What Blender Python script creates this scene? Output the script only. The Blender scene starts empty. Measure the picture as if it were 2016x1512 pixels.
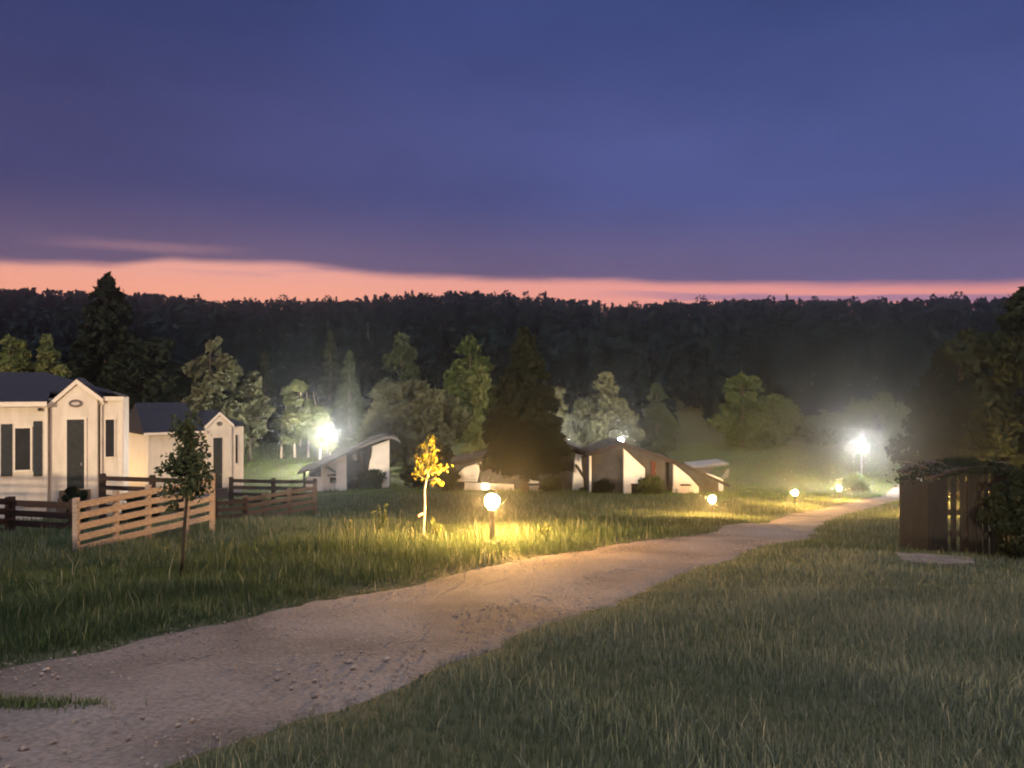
import bpy, math, random
import numpy as np
from mathutils import Vector

random.seed(7)
C = bpy.context.scene
COL = C.collection
F = 1514.0
EYE = 1.6
R = math.radians
RNG = np.random.default_rng(11)

# ------------------------------------------------------------------ helpers
def P(px, py, d):
    return np.array([(px - 1008) / F * d, d, EYE - (py - 756) / F * d])

def X(px, d):
    return (px - 1008) / F * d

def tag(o, label=None, cat=None, group=None, kind=None):
    if label: o['label'] = label
    if cat: o['category'] = cat
    if group: o['group'] = group
    if kind: o['kind'] = kind
    return o

def empty(name, loc=(0, 0, 0), rz=0.0):
    o = bpy.data.objects.new(name, None)
    COL.objects.link(o)
    o.location = loc
    o.rotation_euler = (0, 0, rz)
    o.empty_display_size = 0.2
    return o

def link(name, me, mat=None, parent=None):
    o = bpy.data.objects.new(name, me)
    COL.objects.link(o)
    if mat is not None:
        me.materials.append(mat)
    if parent is not None:
        o.parent = parent
    return o

class MB:
    def __init__(s):
        s.v = []; s.f = []
    def add(s, vs, fs):
        b = len(s.v)
        s.v += [tuple(map(float, v)) for v in vs]
        s.f += [tuple(b + i for i in f) for f in fs]
    def box(s, x0, x1, y0, y1, z0, z1):
        s.add([(x0, y0, z0), (x1, y0, z0), (x1, y1, z0), (x0, y1, z0), (x0, y0, z1), (x1, y0, z1), (x1, y1, z1), (x0, y1, z1)],
              [(0, 3, 2, 1), (4, 5, 6, 7), (0, 1, 5, 4), (1, 2, 6, 5), (2, 3, 7, 6), (3, 0, 4, 7)])
    def prism(s, poly, y0, y1):
        # poly: (x,z) list extruded along y
        n = len(poly)
        vs = [(x, y0, z) for x, z in poly] + [(x, y1, z) for x, z in poly]
        fs = [tuple(range(n)), tuple(range(2 * n - 1, n - 1, -1))]
        fs += [(i, i + n, (i + 1) % n + n, (i + 1) % n) for i in range(n)]
        s.add(vs, fs)
    def beam(s, a, b, w, h):
        a = Vector(a); b = Vector(b); d = (b - a).normalized()
        up = Vector((0, 0, 1)) if abs(d.z) < 0.95 else Vector((0, 1, 0))
        r = d.cross(up).normalized() * w / 2
        u = r.cross(d).normalized() * h / 2
        vs = [a - r - u, a + r - u, a + r + u, a - r + u, b - r - u, b + r - u, b + r + u, b - r + u]
        s.add(vs, [(0, 3, 2, 1), (4, 5, 6, 7), (0, 1, 5, 4), (1, 2, 6, 5), (2, 3, 7, 6), (3, 0, 4, 7)])
    def tube(s, pts, rad, n=8):
        pts = [Vector(p) for p in pts]
        vs = []; fs = []
        for i, p in enumerate(pts):
            d = (pts[min(i + 1, len(pts) - 1)] - pts[max(i - 1, 0)]).normalized()
            up = Vector((0, 0, 1)) if abs(d.z) < 0.9 else Vector((1, 0, 0))
            r = d.cross(up).normalized(); u = r.cross(d).normalized()
            for k in range(n):
                t = 2 * math.pi * k / n
                vs.append(p + (r * math.cos(t) + u * math.sin(t)) * rad[i])
        for i in range(len(pts) - 1):
            for k in range(n):
                fs.append((i * n + k, i * n + (k + 1) % n, (i + 1) * n + (k + 1) % n, (i + 1) * n + k))
        fs.append(tuple(range(n - 1, -1, -1)))
        fs.append(tuple(range((len(pts) - 1) * n, len(pts) * n)))
        s.add(vs, fs)
    def lathe(s, prof, cx=0, cy=0, n=20):
        vs = []; fs = []
        for r, z in prof:
            for k in range(n):
                t = 2 * math.pi * k / n
                vs.append((cx + r * math.cos(t), cy + r * math.sin(t), z))
        for i in range(len(prof) - 1):
            for k in range(n):
                fs.append((i * n + k, i * n + (k + 1) % n, (i + 1) * n + (k + 1) % n, (i + 1) * n + k))
        fs.append(tuple(range(n - 1, -1, -1)))
        fs.append(tuple(range((len(prof) - 1) * n, len(prof) * n)))
        s.add(vs, fs)
    def mesh(s, name):
        me = bpy.data.meshes.new(name)
        me.from_pydata(s.v, [], s.f)
        me.update()
        return me
    def split(s, name, mat, parent, sub=None):
        # one part per added solid
        done = 0
        adj = {}
        groups = []
        for f in s.f:
            hit = [g for g in groups if g[0] & set(f)]
            ng = (set(f), [f])
            for g in hit:
                ng = (ng[0] | g[0], ng[1] + g[1]); groups.remove(g)
            groups.append(ng)
        for vs, fs in groups:
            ids = sorted(vs); mp = {v: i for i, v in enumerate(ids)}
            q = MB(); q.v = [s.v[i] for i in ids]; q.f = [tuple(mp[i] for i in f) for f in fs]
            q.build(name, mat, parent)
    def build(s, name, mat, parent=None, smooth=False):
        me = s.mesh(name)
        if smooth:
            me.polygons.foreach_set('use_smooth', [True] * len(me.polygons))
        return link(name, me, mat, parent)

def np_mesh(name, V, faces_by_n, rnd=None):
    """V (N,3); faces_by_n: list of (k x n) index arrays"""
    me = bpy.data.meshes.new(name)
    me.vertices.add(len(V))
    me.vertices.foreach_set('co', np.ascontiguousarray(V, dtype=np.float32).ravel())
    idx = np.concatenate([f.ravel() for f in faces_by_n]).astype(np.int32)
    tot = np.concatenate([np.full(len(f), f.shape[1]) for f in faces_by_n]).astype(np.int32)
    start = np.concatenate([[0], np.cumsum(tot)[:-1]]).astype(np.int32)
    me.loops.add(len(idx))
    me.loops.foreach_set('vertex_index', idx)
    me.polygons.add(len(tot))
    me.polygons.foreach_set('loop_start', start)
    try:
        me.polygons.foreach_set('loop_total', tot)
    except Exception:
        pass
    if rnd is not None:
        a = me.attributes.new('rnd', 'FLOAT', 'POINT')
        a.data.foreach_set('value', np.ascontiguousarray(rnd, dtype=np.float32))
    me.update(calc_edges=True)
    me.validate()
    return me

# ------------------------------------------------------------------ materials
MATS = {}
def new_mat(name):
    m = bpy.data.materials.new(name)
    m.use_nodes = True
    nt = m.node_tree
    for n in list(nt.nodes): nt.nodes.remove(n)
    out = nt.nodes.new('ShaderNodeOutputMaterial')
    return m, nt, out

def ramp(nt, stops):
    r = nt.nodes.new('ShaderNodeValToRGB')
    el = r.color_ramp.elements
    while len(el) < len(stops): el.new(0.5)
    for e, (p, c) in zip(el, stops):
        e.position = p; e.color = (*c, 1)
    return r

def noise_mat(name, c0, c1, scale=4.0, rough=0.8, bump=0.0, bscale=None, stretch=(1, 1, 1), detail=6, spec=0.25, c2=None):
    m, nt, out = new_mat(name)
    b = nt.nodes.new('ShaderNodeBsdfPrincipled')
    tc = nt.nodes.new('ShaderNodeTexCoord')
    mp = nt.nodes.new('ShaderNodeMapping'); mp.inputs['Scale'].default_value = stretch
    nt.links.new(tc.outputs['Object'], mp.inputs['Vector'])
    n = nt.nodes.new('ShaderNodeTexNoise'); n.inputs['Scale'].default_value = scale; n.inputs['Detail'].default_value = detail
    n.inputs['Roughness'].default_value = 0.62
    nt.links.new(mp.outputs[0], n.inputs['Vector'])
    st = [(0.32, c0), (0.68, c1)] if c2 is None else [(0.28, c0), (0.5, c1), (0.74, c2)]
    r = ramp(nt, st)
    nt.links.new(n.outputs['Fac'], r.inputs[0])
    nt.links.new(r.outputs[0], b.inputs['Base Color'])
    b.inputs['Roughness'].default_value = rough
    b.inputs['Specular IOR Level'].default_value = spec
    if bump:
        n2 = nt.nodes.new('ShaderNodeTexNoise'); n2.inputs['Scale'].default_value = bscale or scale * 4; n2.inputs['Detail'].default_value = 4
        nt.links.new(mp.outputs[0], n2.inputs['Vector'])
        bp = nt.nodes.new('ShaderNodeBump'); bp.inputs['Strength'].default_value = bump; bp.inputs['Distance'].default_value = 0.03
        nt.links.new(n2.outputs['Fac'], bp.inputs['Height'])
        nt.links.new(bp.outputs[0], b.inputs['Normal'])
    nt.links.new(b.outputs[0], out.inputs['Surface'])
    MATS[name] = m
    return m

def leaf_mat(name, stops, trans=0.3):
    m, nt, out = new_mat(name)
    at = nt.nodes.new('ShaderNodeAttribute'); at.attribute_name = 'rnd'
    r = ramp(nt, stops)
    nt.links.new(at.outputs['Fac'], r.inputs[0])
    d = nt.nodes.new('ShaderNodeBsdfDiffuse'); t = nt.nodes.new('ShaderNodeBsdfTranslucent')
    nt.links.new(r.outputs[0], d.inputs['Color']); nt.links.new(r.outputs[0], t.inputs['Color'])
    mx = nt.nodes.new('ShaderNodeMixShader'); mx.inputs[0].default_value = trans
    nt.links.new(d.outputs[0], mx.inputs[1]); nt.links.new(t.outputs[0], mx.inputs[2])
    nt.links.new(mx.outputs[0], out.inputs['Surface'])
    MATS[name] = m
    return m

def emit_mat(name, col, strength):
    m, nt, out = new_mat(name)
    e = nt.nodes.new('ShaderNodeEmission'); e.inputs[0].default_value = (*col, 1); e.inputs[1].default_value = strength
    nt.links.new(e.outputs[0], out.inputs['Surface'])
    MATS[name] = m
    return m

def siding_mat(name, c0, c1, pitch):
    """painted weatherboard: horizontal laps as bump, faint streaks"""
    m, nt, out = new_mat(name)
    b = nt.nodes.new('ShaderNodeBsdfPrincipled')
    tc = nt.nodes.new('ShaderNodeTexCoord')
    n = nt.nodes.new('ShaderNodeTexNoise'); n.inputs['Scale'].default_value = 1.4; n.inputs['Detail'].default_value = 7
    mp = nt.nodes.new('ShaderNodeMapping'); mp.inputs['Scale'].default_value = (2.5, 2.5, 0.7)
    nt.links.new(tc.outputs['Object'], mp.inputs[0]); nt.links.new(mp.outputs[0], n.inputs['Vector'])
    r = ramp(nt, [(0.3, c0), (0.65, c1)])
    nt.links.new(n.outputs['Fac'], r.inputs[0]); nt.links.new(r.outputs[0], b.inputs['Base Color'])
    sp = nt.nodes.new('ShaderNodeSeparateXYZ'); nt.links.new(tc.outputs['Object'], sp.inputs[0])
    mu = nt.nodes.new('ShaderNodeMath'); mu.operation = 'DIVIDE'; mu.inputs[1].default_value = pitch
    nt.links.new(sp.outputs['Z'], mu.inputs[0])
    fr = nt.nodes.new('ShaderNodeMath'); fr.operation = 'FRACT'; nt.links.new(mu.outputs[0], fr.inputs[0])
    bp = nt.nodes.new('ShaderNodeBump'); bp.inputs['Strength'].default_value = 0.7; bp.inputs['Distance'].default_value = 0.02; bp.invert = True
    nt.links.new(fr.outputs[0], bp.inputs['Height']); nt.links.new(bp.outputs[0], b.inputs['Normal'])
    b.inputs['Roughness'].default_value = 0.55; b.inputs['Specular IOR Level'].default_value = 0.3
    nt.links.new(b.outputs[0], out.inputs['Surface'])
    MATS[name] = m
    return m

siding_mat('white_siding', (0.58, 0.52, 0.44), (0.70, 0.635, 0.545), 0.19)
noise_mat('white_trim', (0.66, 0.60, 0.52), (0.74, 0.69, 0.61), 6, 0.5)
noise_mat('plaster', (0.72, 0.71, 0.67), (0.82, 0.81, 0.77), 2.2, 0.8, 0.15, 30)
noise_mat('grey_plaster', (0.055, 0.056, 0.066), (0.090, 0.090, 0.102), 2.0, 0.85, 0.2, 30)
noise_mat('dark_paint', (0.018, 0.022, 0.024), (0.035, 0.04, 0.042), 5, 0.5)
noise_mat('red_paint', (0.06, 0.016, 0.016), (0.09, 0.024, 0.022), 5, 0.5)
noise_mat('shutter', (0.02, 0.024, 0.03), (0.03, 0.036, 0.045), 6, 0.55)
noise_mat('glass', (0.012, 0.014, 0.018), (0.02, 0.022, 0.028), 2, 0.35, spec=0.3)
noise_mat('blue_shingle', (0.005, 0.007, 0.018), (0.011, 0.013, 0.030), 7, 0.8, 0.5, 14, (1, 1, 3))
noise_mat('brown_shingle', (0.009, 0.008, 0.008), (0.020, 0.016, 0.015), 6, 1.0, 0.5, 14)
noise_mat('pale_metal', (0.11, 0.115, 0.12), (0.18, 0.185, 0.19), 3, 0.5)
noise_mat('dark_wood', (0.016, 0.010, 0.010), (0.034, 0.020, 0.019), 3, 0.7, 0.3, 20, (1, 1, 6))
noise_mat('brown_wood', (0.06, 0.046, 0.038), (0.125, 0.096, 0.080), 3, 0.8, 0.4, 18, (4, 4, 12))
noise_mat('pale_wood', (0.15, 0.122, 0.112), (0.30, 0.252, 0.228), 3, 0.75, 0.3, 20, (4, 4, 14))
noise_mat('aged_wood', (0.006, 0.0057, 0.0068), (0.015, 0.0135, 0.0145), 2.5, 0.85, 0.5, 16, (6, 6, 0.8))
noise_mat('beam_wood', (0.026, 0.019, 0.016), (0.048, 0.036, 0.03), 4, 0.75)
noise_mat('bark', (0.045, 0.036, 0.03), (0.10, 0.08, 0.066), 9, 0.9, 0.8, 22, (3, 3, 0.7))
noise_mat('dark_bark', (0.016, 0.014, 0.012), (0.034, 0.029, 0.025), 9, 0.9, 0.6, 22)
noise_mat('pale_bark', (0.28, 0.24, 0.19), (0.50, 0.44, 0.36), 8, 0.85, 0.4, 20, (1, 1, 2))
noise_mat('dark_metal', (0.02, 0.02, 0.022), (0.035, 0.034, 0.035), 8, 0.45, spec=0.5)
noise_mat('grey_metal', (0.16, 0.16, 0.165), (0.24, 0.24, 0.245), 8, 0.45, spec=0.5)
noise_mat('concrete', (0.10, 0.082, 0.074), (0.20, 0.165, 0.15), 3, 0.9, 0.5, 20)
noise_mat('stone', (0.14, 0.115, 0.10), (0.34, 0.29, 0.26), 0.9, 0.9, 0.3, 30)
noise_mat('pink_tape', (0.6, 0.30, 0.26), (0.7, 0.38, 0.33), 6, 0.6)
noise_mat('sign_face', (0.10, 0.085, 0.08), (0.16, 0.13, 0.12), 6, 0.5)
noise_mat('sign_mark', (0.45, 0.40, 0.37), (0.55, 0.5, 0.46), 6, 0.5)
noise_mat('skirting', (0.34, 0.32, 0.31), (0.44, 0.42, 0.40), 3, 0.8)

GREEN = [(0.0, (0.030, 0.050, 0.018)), (0.5, (0.058, 0.082, 0.030)), (1.0, (0.10, 0.12, 0.05))]
leaf_mat('leaf_green', GREEN)
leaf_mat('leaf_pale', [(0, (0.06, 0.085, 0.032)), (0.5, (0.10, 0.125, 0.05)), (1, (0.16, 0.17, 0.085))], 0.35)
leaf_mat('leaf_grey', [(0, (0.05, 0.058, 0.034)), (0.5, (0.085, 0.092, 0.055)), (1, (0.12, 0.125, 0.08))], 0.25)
leaf_mat('needle_dark', [(0, (0.007, 0.011, 0.008)), (0.6, (0.014, 0.020, 0.014)), (1, (0.025, 0.032, 0.021))], 0.1)
leaf_mat('needle_mid', [(0, (0.024, 0.038, 0.024)), (0.6, (0.045, 0.06, 0.036)), (1, (0.07, 0.085, 0.05))], 0.15)
leaf_mat('leaf_yellow', [(0, (0.17, 0.18, 0.03)), (0.5, (0.27, 0.25, 0.045)), (1, (0.38, 0.33, 0.07))], 0.35)
leaf_mat('forest_leaf', [(0, (0.004, 0.009, 0.014)), (0.5, (0.006, 0.013, 0.019)), (1, (0.010, 0.019, 0.024))], 0.15)
leaf_mat('grass_blade', [(0, (0.036, 0.060, 0.024)), (0.4, (0.072, 0.102, 0.052)), (0.65, (0.140, 0.178, 0.122)), (0.85, (0.210, 0.240, 0.180)), (0.93, (0.25, 0.265, 0.20)), (1, (0.34, 0.34, 0.27))], 0.3)

# ------------------------------------------------------------------ terrain
PD = np.array([-80, -20, -5, 0, 5, 10, 15, 20, 25, 33, 42, 52, 62, 74, 90, 110, 135], float)
PZ = np.array([1.5, 1.0, .35, 0, -.48, -.98, -1.52, -2.15, -2.85, -4.05, -5.2, -6.35, -7.2, -8.15, -8.5, -8.2, -6.8], float)
_dd = np.linspace(-90, 140, 1151)
_zz = np.interp(_dd, PD, PZ)
_k = np.exp(-0.5 * (np.arange(-30, 31) * 0.2 / 2.2) ** 2); _k /= _k.sum()
_zz = np.convolve(np.pad(_zz, 30, mode='edge'), _k, 'valid')
CTRL = [(20, 1050, 26), (150, 1098, 15.5), (284, 1068, 17), (418, 1045, 18.5), (480, 1028, 30), (620, 1012, 32), (0, 1026, 32), (240, 1012, 34.5), (420, 1030, 30),
        (300, 992, 54), (480, 988, 56), (600, 955, 60), (785, 957, 58), (900, 968, 52), (1163, 968, 51), (1224, 970, 50), (1370, 970, 58),
        (969, 1071, 14.6), (833, 1066, 15.2), (1402, 1022, 32.7), (1565, 999, 42), (1652, 984, 52), (1698, 960, 74), (645, 938, 75), (520, 886, 88), (300, 886, 88),
        (350, 1152, 10), (1778, 1085, 15), (1940, 1095, 15), (1560, 892, 105), (1750, 966, 74), (1180, 1070, 15), (1360, 1046, 17.8), (1000, 1100, 12.6), (1500, 1087, 13.6),
        (600, 1170, 9.2), (0, 1310, 6), (1000, 1270, 6.7), (500, 1470, 4.3), (1330, 1130, 10.9), (1700, 905, 95), (800, 890, 82), (1000, 890, 84), (100, 890, 84)]
_cx = np.array([X(a, d) for a, b, d in CTRL]); _cy = np.array([d for a, b, d in CTRL], float)
_cz = np.array([EYE - (b - 756) / F * d for a, b, d in CTRL])
_cs = 0.13 * _cy + 0.8

def base_z(y):
    return np.interp(y, _dd, _zz)

RX = np.array([-600, 0, 90, 180, 300, 450, 560, 650, 800, 960, 1100, 1250, 1400, 1550, 1700, 1850, 2016, 2600], float)
RY = np.array([560, 567, 571, 578, 581, 590, 590, 592, 581, 577, 591, 604, 595, 591, 594, 589, 592, 590], float)
RIDGE = 390.0

def _kern(x, y, wts):
    x = np.atleast_1d(x).astype(float); y = np.atleast_1d(y).astype(float)
    num = np.zeros(x.shape); den = np.full(x.shape, 0.25)
    for cx, cy, s, w in zip(_cx, _cy, _cs, wts):
        k = np.exp(-((x - cx) ** 2 + (y - cy) ** 2) / (2 * s * s))
        num += k * w; den += k
    return num / den

_layers = []
_res = _cz - base_z(_cy)
for _i in range(6):
    _layers.append(_res.copy())
    _res = _res - _kern(_cx, _cy, _layers[-1])

def H(x, y):
    sc = np.isscalar(x)
    x = np.atleast_1d(np.asarray(x, float)); y = np.atleast_1d(np.asarray(y, float))
    z = base_z(y)
    for l in _layers: z = z + _kern(x, y, l)
    z = z + 0.05 * np.sin(x * 0.9 + 0.6 * y) * np.sin(0.7 * y - 0.4 * x) * np.clip(y / 15, 0, 1)
    # far hill
    px = 1008 + x / np.maximum(y, 60) * F
    zr = EYE + (756 - np.interp(px, RX, RY)) / F * RIDGE - 12.5
    t = np.clip((y - 118) / (RIDGE - 118), 0, 1)
    hill = -6.8 + (zr + 6.8) * (t ** 0.85)
    z = np.where(y > 118, np.where(y > 135, hill, z * (135 - y) / 17 + hill * (y - 118) / 17), z)
    z = np.where(y > RIDGE, zr - (y - RIDGE) * 0.05, z)
    return float(z[0]) if sc else z

# road
RCL = np.array([(-9.5, -6), (-5.6, 1.0), (-2.7, 5.25), (-1.6, 7.0), (0.25, 10.0), (2.7, 13.7), (5.3, 17.0), (7.4, 21.5), (9.3, 26), (11.8, 31.5), (14.6, 36.5), (18.4, 42), (24.6, 52), (31, 62), (38.5, 75), (52, 92), (75, 105)], float)
def catmull(pts, n=14):
    out = []
    p = np.vstack([2 * pts[0] - pts[1], pts, 2 * pts[-1] - pts[-2]])
    for i in range(1, len(p) - 2):
        for t in np.linspace(0, 1, n, endpoint=False):
            a, b, c, d = p[i - 1], p[i], p[i + 1], p[i + 2]
            out.append(0.5 * ((2 * b) + (-a + c) * t + (2 * a - 5 * b + 4 * c - d) * t * t + (-a + 3 * b - 3 * c + d) * t ** 3))
    out.append(p[-2])
    return np.array(out)
RC = catmull(RCL)
def vnoise(s, seed):
    r = np.random.default_rng(seed).uniform(-1, 1, 4096)
    i = np.floor(s).astype(int); f = s - i; f = f * f * (3 - 2 * f)
    return r[i % 4096] * (1 - f) + r[(i + 1) % 4096] * f
_rl = np.concatenate([[0], np.cumsum(np.linalg.norm(np.diff(RC, axis=0), axis=1))])
def half_w(s, side):
    base = 1.50 - 0.38 * np.clip((s - 19) / 6, 0, 1)
    return base + 0.07 * vnoise(s * 0.9, 3 + side) + 0.06 * vnoise(s * 3.1, 5 + side) + 0.05 * vnoise(s * 9, 8 + side)

def road_dist(x, y):
    """signed margin outside the road edge (positive = outside)"""
    out = np.full(x.shape, 1e9)
    best = np.full(x.shape, 1e9)
    for i in range(len(RC) - 1):
        a, b = RC[i], RC[i + 1]
        d = b - a; L2 = d @ d
        t = np.clip(((x - a[0]) * d[0] + (y - a[1]) * d[1]) / L2, 0, 1)
        qx = x - a[0] - t * d[0]; qy = y - a[1] - t * d[1]
        dist = np.hypot(qx, qy)
        side = (d[0] * qy - d[1] * qx) > 0
        s = _rl[i] + t * math.sqrt(L2)
        hw = np.where(side, half_w(s, 0), half_w(s, 1))
        m = dist < best
        best = np.where(m, dist, best); out = np.where(m, dist - hw, out)
    return out

ys = np.unique(np.round(np.concatenate([np.linspace(-60, -4, 15), np.linspace(-4, 24, 141), np.linspace(22, 60, 50), np.linspace(60, 135, 60), np.linspace(135, 400, 60), np.linspace(400, 470, 6)]), 3))
sx = np.sinh(np.linspace(-5.5, 5.5, 401)) / math.sinh(5.5)
xs = sx * 700
GX, GY = np.meshgrid(xs, ys)
GZ = H(GX.ravel(), GY.ravel())
_nr = (GY.ravel() < 115) & (np.abs(GX.ravel()) < 80)
_rd = np.full(GZ.shape, 9.0); _rd[_nr] = road_dist(GX.ravel()[_nr], GY.ravel()[_nr])
GZ = GZ - 0.10 * np.clip((-0.06 - _rd) / 0.4, 0, 1)
nx, ny = len(xs), len(ys)
ii = np.arange(ny - 1)[:, None] * nx + np.arange(nx - 1)[None, :]
Q = np.stack([ii, ii + 1, ii + nx + 1, ii + nx], -1).reshape(-1, 4)
gm = np_mesh('ground', np.stack([GX.ravel(), GY.ravel(), GZ], 1), [Q])
gm.polygons.foreach_set('use_smooth', np.ones(len(gm.polygons), bool))
noise_mat('soil_turf', (0.030, 0.036, 0.018), (0.055, 0.062, 0.030), 5.0, 0.95, 0.9, 40, c2=(0.085, 0.078, 0.050))
ground = tag(link('ground', gm, MATS['soil_turf']), kind='structure')

# road sheet
def road_mat():
    m, nt, out = new_mat('gravel')
    b = nt.nodes.new('ShaderNodeBsdfPrincipled'); tc = nt.nodes.new('ShaderNodeTexCoord')
    n1 = nt.nodes.new('ShaderNodeTexNoise'); n1.inputs['Scale'].default_value = 0.7; n1.inputs['Detail'].default_value = 8
    n2 = nt.nodes.new('ShaderNodeTexNoise'); n2.inputs['Scale'].default_value = 26; n2.inputs['Detail'].default_value = 5
    vo = nt.nodes.new('ShaderNodeTexVoronoi'); vo.inputs['Scale'].default_value = 34
    for n in (n1, n2, vo): nt.links.new(tc.outputs['Object'], n.inputs['Vector'])
    r1 = ramp(nt, [(0.3, (0.098, 0.084, 0.082)), (0.5, (0.166, 0.143, 0.139)), (0.72, (0.220, 0.192, 0.186))])
    nt.links.new(n1.outputs['Fac'], r1.inputs[0])
    r2 = ramp(nt, [(0.2, (0.55, 0.54, 0.52)), (0.8, (1.25, 1.22, 1.18))])
    nt.links.new(n2.outputs['Fac'], r2.inputs[0])
    mx = nt.nodes.new('ShaderNodeMix'); mx.data_type = 'RGBA'; mx.blend_type = 'MULTIPLY'; mx.inputs[0].default_value = 1
    nt.links.new(r1.outputs[0], mx.inputs[6]); nt.links.new(r2.outputs[0], mx.inputs[7])
    nt.links.new(mx.outputs[2], b.inputs['Base Color'])
    b.inputs['Roughness'].default_value = 0.95; b.inputs['Specular IOR Level'].default_value = 0.15
    ad = nt.nodes.new('ShaderNodeMath'); ad.operation = 'SUBTRACT'
    nt.links.new(n2.outputs['Fac'], ad.inputs[0]); nt.links.new(vo.outputs['Distance'], ad.inputs[1])
    bp = nt.nodes.new('ShaderNodeBump'); bp.inputs['Strength'].default_value = 0.6; bp.inputs['Distance'].default_value = 0.02
    nt.links.new(ad.outputs[0], bp.inputs['Height']); nt.links.new(bp.outputs[0], b.inputs['Normal'])
    nt.links.new(b.outputs[0], out.inputs['Surface'])
    MATS['gravel'] = m
road_mat()
fine = []
sfine = []
for i in range(len(RC) - 1):
    L = _rl[i + 1] - _rl[i]
    k = max(1, int(L / (0.12 if RC[i][1] < 20 else 0.4)))
    for j in range(k):
        fine.append(RC[i] + (RC[i + 1] - RC[i]) * j / k); sfine.append(_rl[i] + L * j / k)
fine = np.array(fine); sfine = np.array(sfine)
tan = np.gradient(fine, axis=0); tan /= np.linalg.norm(tan, axis=1)[:, None]
nor = np.stack([-tan[:, 1], tan[:, 0]], 1)
hl, hr = half_w(sfine, 0), half_w(sfine, 1)
NW = 17
cols = []
for j in range(NW):
    t = j / (NW - 1)
    off = hl * (1 - t) - hr * t
    p = fine + nor * off[:, None]
    prof = 0.02 * math.cos((t - 0.5) * math.pi * 2) * 0.5 - 0.012 * math.exp(-((abs(t - 0.5) - 0.27) / 0.09) ** 2)
    z = H(p[:, 0], p[:, 1]) + (0.012 + prof if 0 < j < NW - 1 else -0.03) + 0.004 * vnoise(sfine * 1.3 + 17 * j, 40 + j) * (0 < j < NW - 1)
    cols.append(np.column_stack([p, z]))
RV = np.stack(cols, 1).reshape(-1, 3)
nn = len(fine)
ii = np.arange(nn - 1)[:, None] * NW + np.arange(NW - 1)[None, :]
Q = np.stack([ii, ii + NW, ii + NW + 1, ii + 1], -1).reshape(-1, 4)
rm = np_mesh('gravel_road', RV, [Q[:, ::-1]])
rm.polygons.foreach_set('use_smooth', np.ones(len(rm.polygons), bool))
tag(link('gravel_road', rm, MATS['gravel']), kind='structure')

# loose stones on the road (uncountable)
n = 15000
ti = RNG.integers(0, nn, n)
keep = fine[ti, 1] < 19
ti = ti[keep]; n = len(ti)
uu = RNG.uniform(-1, 1, n) * 0.98
off = np.where(uu > 0, hl[ti] * uu, hr[ti] * uu)
sp = fine[ti] + nor[ti] * off[:, None] + RNG.normal(0, .03, (n, 2))
sr = np.clip(RNG.lognormal(-4.75, 0.55, n), 0.004, 0.045)
sr = np.where(sp[:, 1] > 6.5, np.minimum(sr, 0.012), sr)
octv = np.array([(1, 0, 0), (-1, 0, 0), (0, 1, 0), (0, -1, 0), (0, 0, 1), (0, 0, -1)], float)
octf = np.array([(0, 2, 4), (2, 1, 4), (1, 3, 4), (3, 0, 4), (2, 0, 5), (1, 2, 5), (3, 1, 5), (0, 3, 5)])
sv = octv[None] * sr[:, None, None] * RNG.uniform(.6, 1.3, (n, 6, 1)) * np.array([1.2, 1.2, .75])
a = RNG.uniform(0, 6.28, n); ca, sa = np.cos(a), np.sin(a)
sv = np.stack([sv[..., 0] * ca[:, None] - sv[..., 1] * sa[:, None], sv[..., 0] * sa[:, None] + sv[..., 1] * ca[:, None], sv[..., 2]], -1)
sv += np.column_stack([sp, H(sp[:, 0], sp[:, 1]) + 0.018])[:, None]
sf = octf[None] + (np.arange(n) * 6)[:, None, None]
tag(link('gravel', np_mesh('gravel', sv.reshape(-1, 3), [sf.reshape(-1, 3)]), MATS['stone']), 'loose pale pebbles scattered over the gravel road', 'gravel', kind='stuff')

# ------------------------------------------------------------------ grass
gx = []; gy = []; gh = []; gw = []; gr = []
def scatter(n, y0, y1, spread, hfun, w, seed, power=1.0):
    r = np.random.default_rng(seed)
    y = y0 + (y1 - y0) * r.uniform(0, 1, n) ** power
    half = spread * y + 1.2
    x = r.uniform(-1, 1, n) * half
    m = road_dist(x, y)
    clump = 0.5 + 0.5 * np.sin(x * 1.7 + 1.3 * np.sin(y * 1.1)) * np.sin(y * 1.9 + np.sin(x * 0.8))
    tall = hfun(x, y, m)
    edge = np.clip(m / 0.35, 0, 1)
    k = (m > -0.13 + 0.1 * r.uniform(0, 1, n) ** 2) & (r.uniform(0, 1, n) < 0.8 + 0.2 * edge) & (r.uniform(0, 1, n) < 0.45 + 0.55 * clump)
    h = tall * r.uniform(.45, 1.15, n) * (0.38 + 0.62 * edge) * (0.75 + 0.4 * clump)
    v = np.clip(0.42 + 0.22 * (clump - 0.5) + 0.18 * r.normal(0, 1, n) + 0.1 * np.sin(x * 0.31) * np.sin(y * 0.23), 0, 0.90)
    v = np.clip(v + np.where(x > np.interp(y, RC[:, 1], RC[:, 0]), 0.24, -0.10) * (y < 14) - .14 * (y > 48), 0, .9)
    st = r.uniform(0, 1, n) < np.where((x > np.interp(y, RC[:, 1], RC[:, 0])) | (y > 14), 0.018, 0.008)
    v = np.where(st, r.uniform(.9, 1, n), v); h = np.where(st, h * 1.5 + 0.04, h)
    gx.append(x[k]); gy.append(y[k]); gh.append(h[k]); gw.append(w * r.uniform(.7, 1.3, n)[k] * np.where(st[k], .6, 1)); gr.append(v[k])
def h_near(x, y, m):
    right = x > np.interp(y, RC[:, 1], RC[:, 0])
    return np.where(right, 0.125, 0.19) * (1 + .25 * np.sin(x * 2.3) * np.sin(y * 1.7))
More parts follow.
